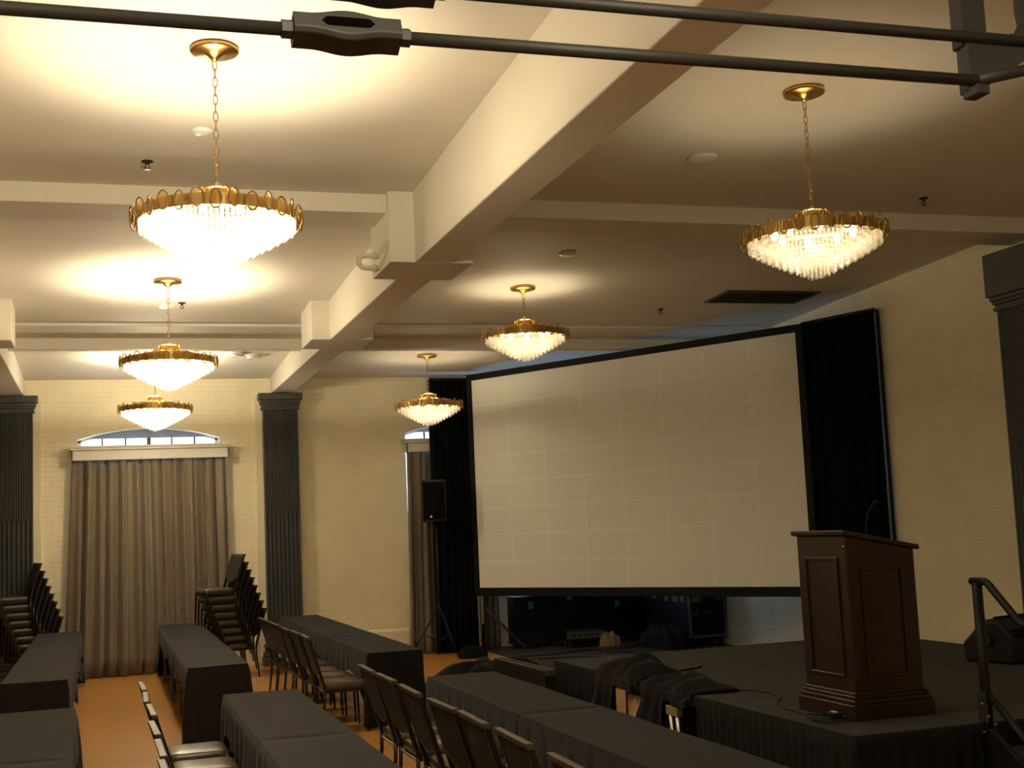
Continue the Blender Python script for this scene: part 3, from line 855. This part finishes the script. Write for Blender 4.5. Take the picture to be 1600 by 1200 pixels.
def draped(name, x_edge, x_in, ya, yb, ztop, zlow, seed, label, hgt, hang_y):
    """cloth bunched on the stage edge and hanging over its side"""
    rnd = random.Random(seed); ph = [rnd.uniform(0, 6.28) for _ in range(8)]
    rows = []; n = 40
    prof = [(x_in, .004), (x_in-.05, .05), (x_in-.14, hgt*.8), ((x_in+x_edge)/2, hgt), (x_edge+.06, hgt*.6), (x_edge-.01, .02), (x_edge-.045, -.06)]
    zl = zlow-ztop
    for q in range(1, 7): prof.append((x_edge-.045-.008*q, -.06+(zl+.06)*q/6))
    for i in range(n+1):
        s = i/n; y = ya+(yb-ya)*s; e = math.sin(PI*min(1, max(0, s)))**.4
        R = []
        k = min(1, max(0, (y-hang_y)/.10+.5)); k = .16+.84*k
        for j, (x, dz) in enumerate(prof):
            up = dz > 0
            wob = .25*math.sin(9*s+ph[0]+j)+.18*math.sin(21*s+ph[1]-j*.7)
            z = ztop+(dz*(1+wob)*(.35+.65*e) if up else dz*(1 if j < 7 else k*(.86+.16*math.sin(5*s+ph[2])+.06*math.sin(17*s+ph[3]))))
            R.append((x-.03*wob*(1 if j > 1 else 0)-(.012*math.sin(30*s+ph[4]) if j > 6 else 0), y+.03*math.sin(j*1.3+ph[5]), z))
        rows.append(R)
    o = MB().grid(rows).build(name, M['velour2'], smooth=True, solid=.008)
    return tag(o, label, 'cloth', 'black cloths bunched on the stage edge')
M['velour2'] = add_noise(mat('soft_black_cloth', (.0065, .0065, .007, 1), .9, spec=.12, sheen=.03), 25, .3, .2)
draped('bunched_cloth', SX0, SX0+.46, 10.22, 11.2, SZ, .04, 4, 'black cloth bunched on the stage edge, farther of the two', .15, 10.68)
draped('bunched_cloth', SX0, SX0+.40, 9.14, 10.14, SZ, .06, 8, 'black cloth bunched on the stage edge above the silver leg', .10, 9.62)
skirt_strip([(SX0+.16, 9.0), (SX0+.16, 10.9)][::-1], 'recessed black stage skirt behind the open gap', 5)
o = MB().box(-.02, .02, -.13, .13, 0, .022).build('remote_control', M['black'], bevel=.006); o.location = (4.55, 9.72, SZ+.125); o.rotation_euler = (0, 0, -1.1)
tag(o, 'small black remote lying on the bunched black cloth', 'remote')
# bright stage leg bracket in the gap
t = thing('stage_support', 'silver metal stage support in the gap of the skirt', 'stage support', (4.235, 9.40, 0))
b = MB(); b.tube([(0, .06, 0), (0, .06, .47)], .02, 12); b.tube([(0, -.06, 0), (0, -.06, .47)], .02, 12); b.build('post', M['alu'], t, smooth=True)
MB().box(-.03, .03, -.10, .10, .43, .50).build('bracket', M['alu'], t, bevel=.004)

# ------------------------------------------------------------------ podium
PX, PY = 4.905, 7.755
t = thing('podium', 'dark mahogany podium standing near the stage corner', 'podium', (PX, PY, SZ), 0.0)
d, w = .26, .31          # half depth (x), half width (y); the front faces -x
def top_z(x): return 1.195-(x+d)*.21
b = MB()
b.hexa([(-d,-w,.17),(d,-w,.17),(d,w,.17),(-d,w,.17),(-d,-w,top_z(-d)),(d,-w,top_z(d)),(d,w,top_z(d)),(-d,w,top_z(-d))])
b.build('body', M['mahog'], t, bevel=.008)
b = MB()
for e, z0, z1 in ((.045,0,.10),(.035,.10,.13),(.022,.13,.155),(.012,.155,.175)):
    b.box(-d-e, d+e, -w-e, w+e, z0, z1)
b.build('plinth', M['mahog'], t, bevel=.006)
e = .03
b = MB(); b.hexa([(-d-e,-w-e,top_z(-d-e)-.002),(d+e,-w-e,top_z(d+e)-.002),(d+e,w+e,top_z(d+e)-.002),(-d-e,w+e,top_z(-d-e)-.002),
    (-d-e,-w-e,top_z(-d-e)+.03),(d+e,-w-e,top_z(d+e)+.03),(d+e,w+e,top_z(d+e)+.03),(-d-e,w+e,top_z(-d-e)+.03)])
b.build('top', M['mahog'], t, bevel=.008)
def frame_yz(x, y0, y1, z0, z1, s, th=.014):
    b = MB()
    for a, c, z, q in ((y0,y1,z0,z0+s),(y0,y1,z1-s,z1),(y0,y0+s,z0+s,z1-s),(y1-s,y1,z0+s,z1-s)): b.box(x-th, x+.002, a, c, z, q)
    return b
frame_yz(-d, -w+.10, w-.10, .26, 1.05, .022).build('front_moulding', M['mahog'], t, bevel=.004)
b = MB()
x0, x1, z0, z1, s = -d+.10, d-.10, .26, .98, .022
for a, c, z, q in ((x0,x1,z0,z0+s),(x0,x1,z1-s,z1),(x0,x0+s,z0+s,z1-s),(x1-s,x1,z0+s,z1-s)): b.box(a, c, -w-.014, -w+.002, z, q)
b.build('side_moulding', M['mahog'], t, bevel=.004)
MB().lathe([(.008,0),(.008,.005),(.002,.007)], 10).build('screw_cap', M['whiteplast'], t).location = (-d-.003, -w+.02, 1.12)
t = thing('microphone', 'thin black gooseneck microphone on top of the podium', 'microphone', (PX+.12, PY+.02, SZ+top_z(.12)+.031))
MB().lathe([(.03,-.004),(.03,.01),(.012,.018)], 16).build('mic_base', M['black'], t)
MB().tube([(0,0,.01),(.005,0,.12),(.03,0,.20),(.075,.0,.255)], .004, 6).build('gooseneck', M['black'], t)
MB().tube([(.075,0,.255),(.105,0,.27)], .009, 8).build('capsule', M['black'], t)
# cables and adapter at the podium foot
def cable(pts, r, label, m='rubber', name='cable', group='black cables'):
    P = [Vector(p) for p in pts]; out = []
    for i in range(len(P)-1):
        p0, p1, p2, p3 = P[max(i-1,0)], P[i], P[i+1], P[min(i+2, len(P)-1)]
        for k in range(8):
            u = k/8
            out.append(.5*((2*p1)+(-p0+p2)*u+(2*p0-5*p1+4*p2-p3)*u*u+(-p0+3*p1-3*p2+p3)*u**3))
    out.append(P[-1])
    return tag(MB().tube(out, r, 6).build(name, M[m], smooth=True), label, 'cable', group)
z = SZ+.008
cable([(4.72,9.2,z),(4.80,8.95,z),(4.78,8.7,z),(4.62,8.45,z),(4.50,8.20,z),(4.50,7.95,z),(4.46,7.7,z)], .005, 'thin black cable running along the stage to the podium foot')
pts = []
for k in range(40):
    a = k*.42; rr = .10+.05*math.sin(k*.9); pts.append((4.47+rr*math.cos(a)*.7, 7.55+rr*1.5*math.sin(a), z+.004+.0006*k))
cable(pts, .006, 'coiled black cable heap at the podium foot')
o = MB().box(-.03, .03, -.05, .05, 0, .03).build('power_adapter', M['black'], bevel=.005); o.location = (4.49, 7.47, SZ+.035); tag(o, 'small black power adapter with pale tag by the podium foot', 'adapter')
MB().box(-.012, .012, -.03, .03, .03, .033).build('tag', M['whiteplast'], o)

# stairs with handrail at the front of the stage
t = thing('stage_stairs', 'black stage stairs with tubular handrail at the right edge of the photo', 'stairs', (5.20, SY0-.03, 0))
for x in (0., .92):
    b = MB(); b.extrude([(-.0,.10),(-.0,.60),(-.05,.60),(-.95,.06),(-.95,-.0),(-.80,0)], lambda y, z: (x-.02, y, z), lambda y, z: (x+.02, y, z)); b.build('stringer', M['black'], t, bevel=.004)
for k in range(3):
    MB().box(.02, .90, -.30*(k+1)-.02, -.30*k, .445-.17*k-.03, .445-.17*k).build('tread', M['deck'], t, bevel=.004)
b = MB(); b.tube([(0,-.05,.40),(0,-.05,1.47)], .032, 12); b.build('handrail_post', M['black'], t, smooth=True)
pts = [(0,.0,1.48),(0,-.13,1.48),(0,-.16,1.465),(0,-.42,1.245),(0,-.46,1.235),(0,-.95,1.235)]
MB().tube(pts, .024, 10).build('handrail', M['black'], t, smooth=True)
MB().tube([(0,-.95,1.235),(0,-.95,.03)], .024, 10).build('handrail_post', M['black'], t, smooth=True)
MB().tube([(0,-.07,.80),(0,-.45,.50),(0,-.93,.12)], .022, 8).build('lower_rail', M['black'], t, smooth=True)
MB().box(-.036, -.030, -.09, -.01, .62, .80).build('steel_plate', M['aludark'], t)
for y, zz in ((-.05,.73),(-.10,.66),(-.16,.62),(-.05,.56)):
    b = MB(); b.tube([(-.042,y,zz),(-.028,y,zz)], .009, 8); b.build('bolt', M['alu'], t)

# floor monitor wedge on the stage by the wall
t = thing('stage_monitor', 'black wedge monitor speaker on the stage by the brick wall', 'speaker', (7.52, 9.55, SZ), .25)
b = MB(); b.extrude([(-.26,.0),(.24,.0),(.26,.16),(.03,.37),(-.12,.37),(-.27,.22)], lambda y, z: (-.30, y, z), lambda y, z: (.30, y, z)); b.build('cabinet', M['black'], t, bevel=.03, segs=3)
b = MB(); b.extrude([(-.03,.39),(-.26,.235),(-.268,.245),(-.04,.402)], lambda y, z: (-.24, y-.012, z-.01), lambda y, z: (.24, y-.012, z-.01)); b.build('grille', M['grille'], t)
MB().tube([(-.02,-.19,.305),(-.02,-.20,.318)], .022, 5).build('emblem', M['whiteplast'], t)
# handle recess side knob
MB().tube([(-.33,-.02,.20),(-.30,-.02,.20)], .05, 14).build('side_socket', M['rubber'], t)

# ------------------------------------------------------------------ screen and drapes
ang = math.atan2((SR-SL).y, (SR-SL).x)
t = thing('projection_screen', 'large white tiled screen in a black frame behind the podium', 'screen', (SL.x, SL.y, 0), ang)
# local x along the screen (left to right), the face looks to -y
MB().box(0, SCR_W, .0, .03, SCR_Z0, SCR_Z0+SCR_H).build('screen_surface', M['screen'], t)
t.children[0].location = (0, 0, 0)
scr = t.children[0]
# put the tile grid origin at the lower left corner of the face
me = scr.data
for v in me.vertices: v.co.z -= SCR_Z0
scr.location.z = SCR_Z0
fw = .10
b = MB(); z0, z1 = SCR_Z0, SCR_Z0+SCR_H
b.box(-fw, SCR_W+fw, -.02, .06, z1, z1+fw); b.box(-fw, SCR_W+fw, -.02, .06, z0-.13, z0); b.box(-fw, 0, -.02, .06, z0, z1); b.box(SCR_W, SCR_W+fw, -.02, .06, z0, z1)
b.build('frame', M['case'], t, bevel=.004)
for x in (-.02, SCR_W+.02):
    b = MB(); b.box(x-.045, x-.005, .0, .04, 0, z0-.13); b.box(x+.015, x+.05, .01, .05, .45, z0-.13); b.build('leg', M['alu'], t, bevel=.003)
    b = MB(); b.bar((x, .04, .75), (x+(.28 if x < 1 else -.28), .72, .03), .035, .035); b.build('brace', M['aludark'], t)

def drape(x0, y0, x1, y1, z0, z1, folds, seed, label, flare=0.):
    rnd = random.Random(seed); ph = [rnd.uniform(0, 6.28) for _ in range(4)]
    L = math.hypot(x1-x0, y1-y0); ux, uy = (x1-x0)/L, (y1-y0)/L; nx, ny = uy, -ux
    rows = []; n = 120
    for j in range(13):
        tt = j/12; R = []
        for i in range(n+1):
            s = i/n; a = 2*PI*folds*(s+.01*math.sin(9*s+ph[0]))
            f = .035*(math.sin(a+ph[1]+.4*tt)+.4*math.sin(2.1*a+ph[2]))*(.5+.5*tt)
            q = s+(s-.5)*flare*tt
            R.append((x0+ux*L*q+nx*f, y0+uy*L*q+ny*f, z1+(z0-z1)*tt))
        rows.append(R)
    t = thing('black_drape', label, 'drape', (0, 0, 0), 0, 'black drapes beside the screen')
    MB().grid(rows).build('drape_cloth', M['velour'], t, smooth=True, solid=.006)
    MB().tube([(x0, y0, z1), (x1, y1, z1)], .025, 10).build('top_rod', M['black'], t)
    for x, y in ((x0, y0), (x1, y1)):
        MB().tube([(x-nx*.06, y-ny*.06, z1), (x-nx*.06, y-ny*.06, 0)], .02, 8).build('upright', M['black'], t)
drape(5.01, 19.97, 5.74, 19.93, .02, 4.37, 7, 21, 'black floor-length drape left of the screen behind the tripod speaker', .06)
drape(8.67, 14.54, 9.03, 13.44, .02, 4.40, 6, 22, 'black drape right of the screen against the brick wall')

# ------------------------------------------------------------------ loudspeaker on a tripod
bx_, by_ = 4.935, 19.55
t = thing('loudspeaker', 'black loudspeaker raised on a tripod before the striped curtain', 'speaker', (bx_-.02, by_, 2.08), -.25)
b = MB(); b.extrude([(-.19,-.17),(.19,-.17),(.14,.17),(-.14,.17)], lambda x, y: (x, y, 0), lambda x, y: (x, y, .65)); b.build('cabinet', M['black'], t, bevel=.015)
MB().box(-.165, .165, -.182, -.170, .04, .61).build('grille', M['grille'], t, bevel=.004)
MB().tube([(-.05,-.188,.08),(-.05,-.182,.08)], .018, 8).build('emblem', M['whiteplast'], t)
t = thing('speaker_stand', 'black tripod speaker stand on the floor by the drape', 'tripod stand', (bx_, by_, 0))
MB().tube([(0,0,.18),(0,0,2.08)], .018, 10).build('pole', M['black'], t, smooth=True)
MB().tube([(0,0,.68),(0,0,.80)], .03, 10).build('collar', M['black'], t, smooth=True)
MB().tube([(0,0,1.32),(0,0,1.40)], .027, 10).build('clamp', M['black'], t, smooth=True)
for k in range(3):
    a = -PI/2+.35+2*PI*k/3; c, s = math.cos(a), math.sin(a)
    MB().tube([(.03*c,.03*s,.74), (.48*c,.48*s,.02)], .013, 8).build('leg', M['black'], t, smooth=True)
    MB().tube([(.02*c,.02*s,.25), (.27*c,.27*s,.355)], .009, 6).build('brace', M['black'], t, smooth=True)
lump('black_fabric_bundle', 5.30, 19.05, 0, .20, .16, .17, 12, 'velour2', 'black fabric bundle on the floor between the tripod and the screen leg', 'fabric')
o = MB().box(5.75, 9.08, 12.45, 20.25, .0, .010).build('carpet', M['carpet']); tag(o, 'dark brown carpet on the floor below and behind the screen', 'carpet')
o = MB().box(-.35, .35, -.12, .12, 0, .03).build('cable_ramp', M['greymat'], bevel=.01); o.location = (5.15, 18.10, 0); o.rotation_euler.z = .1
tag(o, 'flat grey cable ramp on the floor near the screen leg', 'cable ramp')

# ------------------------------------------------------------------ equipment behind and below the screen
t = thing('road_case', 'large black road case with stencilled lettering under the right of the screen', 'road case', (8.78, 19.05, .010))
hw, hl, z0, z1 = .30, .98, .13, .98
MB().box(-hw, hw, -hl, hl, z0, z1).build('case_body', M['case'], t)
b = MB(); e = .028
for sx in (-1, 1):
    for sy in (-1, 1):
        b.box(*sorted((sx*(hw+.004), sx*(hw-e))), *sorted((sy*(hl+.004), sy*(hl-e))), z0-.003, z1+.003)
    for zz in (z0, z1-e): b.box(*sorted((sx*(hw+.004), sx*(hw-e))), -hl, hl, zz-.003, zz+e+.003)
for sy in (-1, 1):
    for zz in (z0, z1-e): b.box(-hw, hw, *sorted((sy*(hl+.004), sy*(hl-e))), zz-.003, zz+e+.003)
b.build('edge_extrusion', M['aludark'], t, bevel=.003)
for sx in (-1, 1):
    for sy in (-1, 1):
        b = MB(); b.tube([(sx*(hw-.06)-.02, sy*(hl-.08), .05), (sx*(hw-.06)+.02, sy*(hl-.08), .05)], .05, 14); b.box(sx*(hw-.06)-.03, sx*(hw-.06)+.03, sy*(hl-.08)-.02, sy*(hl-.08)+.02, .05, .13); b.build('caster', M['rubber'], t)
def text_mesh(body, size):
    cu = bpy.data.curves.new('lettering', 'FONT'); cu.body = body; cu.size = size; cu.extrude = .001; cu.align_x = 'LEFT'
    o = bpy.data.objects.new('lettering', cu); COL.objects.link(o)
    dg = bpy.context.evaluated_depsgraph_get(); me = bpy.data.meshes.new_from_object(o.evaluated_get(dg))
    bpy.data.objects.remove(o); return me
for body, x in (('55"', -.25), ('LED', -.05), ('TV', .17)):
    me = text_mesh(body, .085); me.materials.clear(); me.materials.append(M['ink'])
    o = bpy.data.objects.new('lettering', me); COL.objects.link(o); o.parent = t; o.location = (x, -hl-.003, .47); o.rotation_euler = (PI/2, 0, 0)
for x0, x1, zz, h in ((-.25,-.10,.66,.09),(.17,.27,.68,.10)):
    MB().box(x0, x1, -hl-.003, -hl+.001, zz, zz+h).build('paper_label', M['paper'], t)
for y, l, h, zz in ((-.80,.12,.08,.67),(-.58,.18,.12,.66),(-.22,.12,.13,.66),(.25,.16,.12,.68),(.62,.14,.11,.69)):
    MB().box(-hw-.003, -hw+.001, y, y+l, zz, zz+h).build('paper_label', M['paper'], t)
lump('black_bag', 8.17, 18.35, .010, .24, .60, .32, 31, 'velour2', 'slumped black bag on the floor before the road case', 'bag')
def small_case(x, y, w, l, h, label, rz=0.):
    t = thing('equipment_case', label, 'case', (x, y, .010), rz, 'dark equipment cases behind the screen')
    MB().box(-w, w, -l, l, .06, h).build('case_body', M['case'], t, bevel=.01)
    MB().box(-w-.004, w+.004, -l-.004, l+.004, h*.62, h*.62+.03).build('lid_band', M['black'], t)
    b = MB(); b.tube([(-.10,-l-.02,h*.45),(-.08,-l-.035,h*.5),(.08,-l-.035,h*.5),(.10,-l-.02,h*.45)], .01, 6); b.build('handle', M['rubber'], t)
    for sx in (-1, 1):
        for sy in (-1, 1): MB().box(sx*(w-.08)-.03, sx*(w-.08)+.03, sy*(l-.08)-.03, sy*(l-.08)+.03, 0, .06).build('foot', M['rubber'], t)
    MB().box(-.05, .03, -l-.006, -l+.001, h*.75, h*.9).build('paper_label', M['paper'], t)
small_case(6.50, 19.95, .27, .22, .82, 'upright dark equipment case beside the screen brace')
small_case(7.19, 20.02, .40, .20, .95, 'widest dark equipment case in the middle below the screen')
small_case(8.02, 20.02, .40, .20, .74, 'low dark equipment case nearest the road case below the screen')
t = thing('amplifier', 'low grey rack amplifier on the floor below the screen', 'amplifier', (7.22, 19.40, .010), -.05)
MB().box(-.31, .31, -.18, .18, .12, .27).build('chassis', M['black'], t, bevel=.008)
MB().box(-.31, .31, -.186, -.180, .14, .25).build('front_panel', M['aludark'], t)
for k in range(5): MB().tube([(-.2+.1*k, -.20, .195), (-.2+.1*k, -.186, .195)], .018, 10).build('knob', M['black'], t)
for sx in (-1, 1):
    for sy in (-1, 1): MB().tube([(sx*.24, sy*.12, 0), (sx*.24, sy*.12, .12)], .035, 10).build('foot', M['rubber'], t)
lump('tan_bag', 7.60, 19.20, .010, .17, .11, .20, 9, 'tan', 'small tan leather bag on the floor beside the amplifier', 'bag')
cable([(5.9,18.6,.022),(6.4,18.5,.022),(7.0,18.75,.022),(7.6,18.6,.022),(8.05,18.9,.022)], .012, 'long black cable across the floor below the screen')
cable([(6.0,18.0,.022),(6.6,17.9,.022),(7.1,17.4,.022),(7.6,17.3,.022)], .012, 'black cable on the floor nearer the stage')
cable([(7.1,19.0,.022),(7.3,18.7,.022),(7.2,18.3,.022),(7.5,18.0,.022)], .011, 'black cable trailing from the amplifier')

# ------------------------------------------------------------------ low trimmed case and cloth heap between table and stage
t = thing('folded_platform', 'folded black platform section standing on edge between the table and stage', 'platform', (3.925, 12.27, 0), .045)
hw, hl, h = .05, .72, .60
MB().box(-hw, hw, -hl, hl, .05, h).build('panel_core', M['case'], t, bevel=.004)
b = MB()
for sx in (-1, 1): b.box(*sorted((sx*(hw+.004), sx*(hw-.012))), -hl, hl, h-.014, h+.004)
for sy in (-1, 1): b.box(-hw, hw, *sorted((sy*(hl+.004), sy*(hl-.016))), h-.05, h+.004)
b.build('edge_extrusion', M['aludark'], t)
for y in (-.45, .0, .45):
    MB().lathe([(.022,0),(.022,.01),(.008,.014)], 12).build('latch', M['alu'], t).location = (-hw-.01, y, h-.24)
for sy in (-1, 1):
    MB().box(-hw, hw, sy*(hl-.12)-.05, sy*(hl-.12)+.05, 0, .05).build('foot', M['rubber'], t)
lump('cloth_heap', 3.95, 13.62, 0, .78, .66, .50, 17, 'velour2', 'heap of black cloth between the nearest table and the screen', 'cloth', rough=.18)

# ------------------------------------------------------------------ iron tie rods overhead
t = thing('tie_rod_truss', 'dark iron tie rods with turnbuckles crossing the top of the photo', 'truss', (2.68, 3.2, 3.295))
def rod(y, z, x0, x1, tb):
    o = MB().tube([(x0, y, z), (tb-.17, y, z)], .0185, 14).build('tie_rod', M['iron'], t, smooth=True)
    o = MB().tube([(tb+.17, y, z), (x1, y, z)], .0185, 14).build('tie_rod', M['iron'], t, smooth=True)
    # turnbuckle: hexagonal ends, two bars round an open slot
    b = MB(); n = 48; L = .145
    def ring_half(x):      # half height and half thickness of the body along its length
        q = abs(x)/L
        return .040+.012*math.cos(min(1, q/.62)*PI/2)**1.0 if q < .62 else .040
    xs = [-L+2*L*i/n for i in range(n+1)]
    for sgn in (-1, 1):
        rows = []
        for x in xs:
            q = abs(x)/L
            out = .036+(.016*(.5+.5*math.cos(min(1, q/.7)*PI)))
            inn = .017 if q < .34 else .017*math.sqrt(max(0, 1-((q-.34)/.13)**2)) if q < .47 else 0.
            th = .044
            c = .012
            rows.append([(x, -th, z_) for z_ in ()] or [(x, -th, sgn*inn), (x, th, sgn*inn), (x, th, sgn*(out-c)), (x, th-c, sgn*out), (x, -th+c, sgn*out), (x, -th, sgn*(out-c)), (x, -th, sgn*inn)])
        if sgn < 0: rows = rows[::-1]
        b.grid(rows)
        for r_ in (rows[0], rows[-1]): b.add(r_[:6], [(0,1,2,3,4,5)])
    # rotate the slot so that it looks down and towards the room
    a = math.radians(-22); ca, sa = math.cos(a), math.sin(a)
    b.v = [(tb+x, y+yy*ca-zz*sa, z+yy*sa+zz*ca) for x, yy, zz in b.v]
    b.build('turnbuckle', M['iron'], t, bevel=.003)
    for s in (-1, 1): MB().tube([(tb+s*.14, y, z), (tb+s*.175, y, z)], .027, 6).build('lock_nut', M['iron'], t)
TX = lambda x: x-2.68
rod(.10, 0., TX(X0+.002), TX(2.66), TX(.635))
rod(.10, .143, TX(X0+.002), TX(3.20), TX(.74))
# king post under the long beam, with its cast shoe plate and a curved brace
b = MB(); b.box(TX(2.635), TX(2.733), .118, .175, .12, BEAM_Z-3.295); b.build('post', M['iron'], t, bevel=.006)
b = MB(); b.box(TX(2.642), TX(2.675), .112, .165, -.03, .17); b.box(TX(2.642), TX(2.69), .075, .15, -.050, -.016); b.build('shoe', M['iron'], t, bevel=.005)
prof = [(2.64,-.005),(2.70,-.015),(2.785,.035),(2.87,.090),(3.00,.20),(3.30,.52),(3.30,.80),(3.16,.80),(2.98,.58),(2.89,.42),(2.862,.33),(2.858,.26),(2.865,.21),(2.845,.172),(2.80,.165),(2.64,.165)]
b = MB(); b.extrude([(TX(x), z) for x, z in prof], lambda x, z: (x, .100, z), lambda x, z: (x, .135, z)); b.build('gusset', M['iron'], t)
MB().tube([(TX(2.661), .10, 0), (TX(2.85), .10, .047), (TX(WX-.002), .10, 1.5)], .0185, 14).build('raking_rod', M['iron'], t, smooth=True)
MB().tube([(TX(3.25), .10, .70), (TX(WX-.002), .10, 1.64)], .0185, 14).build('raking_rod', M['iron'], t, smooth=True)

# ------------------------------------------------------------------ daylight
w = bpy.data.worlds.new('overcast_day'); sc.world = w; w.use_nodes = True
bg = w.node_tree.nodes['Background']; bg.inputs[0].default_value = (.72, .86, 1, 1); bg.inputs[1].default_value = 3.0
def area(name, loc, rot, sx, sy, power, color):
    L = bpy.data.lights.new(name, 'AREA'); L.shape = 'RECTANGLE'; L.size = sx; L.size_y = sy; L.energy = power; L.color = color
    o = bpy.data.objects.new(name, L); COL.objects.link(o); o.location = loc; o.rotation_euler = rot
    return o
# light bounced up from the ground outside each window
area('daylight_left_window', (WINS[0][0], WY+1.2, 2.6), (math.radians(-90-50+180+180), 0, 0), 2.4, 1.6, 110, (.42, .62, 1))
area('daylight_right_window', (WINS[1][0], WY+1.2, 2.4), (math.radians(-90-50+180+180), 0, 0), 2.4, 2.0, 130, (.34, .54, 1))

area('side_wall_fill', (6.55, WY+.7, 2.0), (math.radians(80), 0, math.radians(35)), .8, 2.0, 95, (1, .95, .84))  # added fill lamp outside the right window, meant for the wall below the screen

# ------------------------------------------------------------------ camera
yaw, pitch, roll = math.radians(17.82), math.radians(6.354), math.radians(-2.588)
f = Vector((math.sin(yaw)*math.cos(pitch), math.cos(yaw)*math.cos(pitch), math.sin(pitch)))
r = Vector((math.cos(yaw), -math.sin(yaw), 0)); u = r.cross(f)
r2 = math.cos(roll)*r+math.sin(roll)*u; u2 = -math.sin(roll)*r+math.cos(roll)*u
cam = bpy.data.cameras.new('camera'); co = bpy.data.objects.new('camera', cam); COL.objects.link(co)
cam.sensor_fit = 'HORIZONTAL'; cam.sensor_width = 36; cam.lens = 45; cam.clip_start = .05; cam.clip_end = 100
co.matrix_world = Matrix(((r2.x, u2.x, -f.x, 0), (r2.y, u2.y, -f.y, 0), (r2.z, u2.z, -f.z, 1.95), (0, 0, 0, 1)))
sc.camera = co
sc.view_settings.view_transform = 'Standard'; sc.view_settings.look = 'None'; sc.view_settings.gamma = 1
sc.view_settings.use_curve_mapping = False; sc.view_settings.exposure = 0.
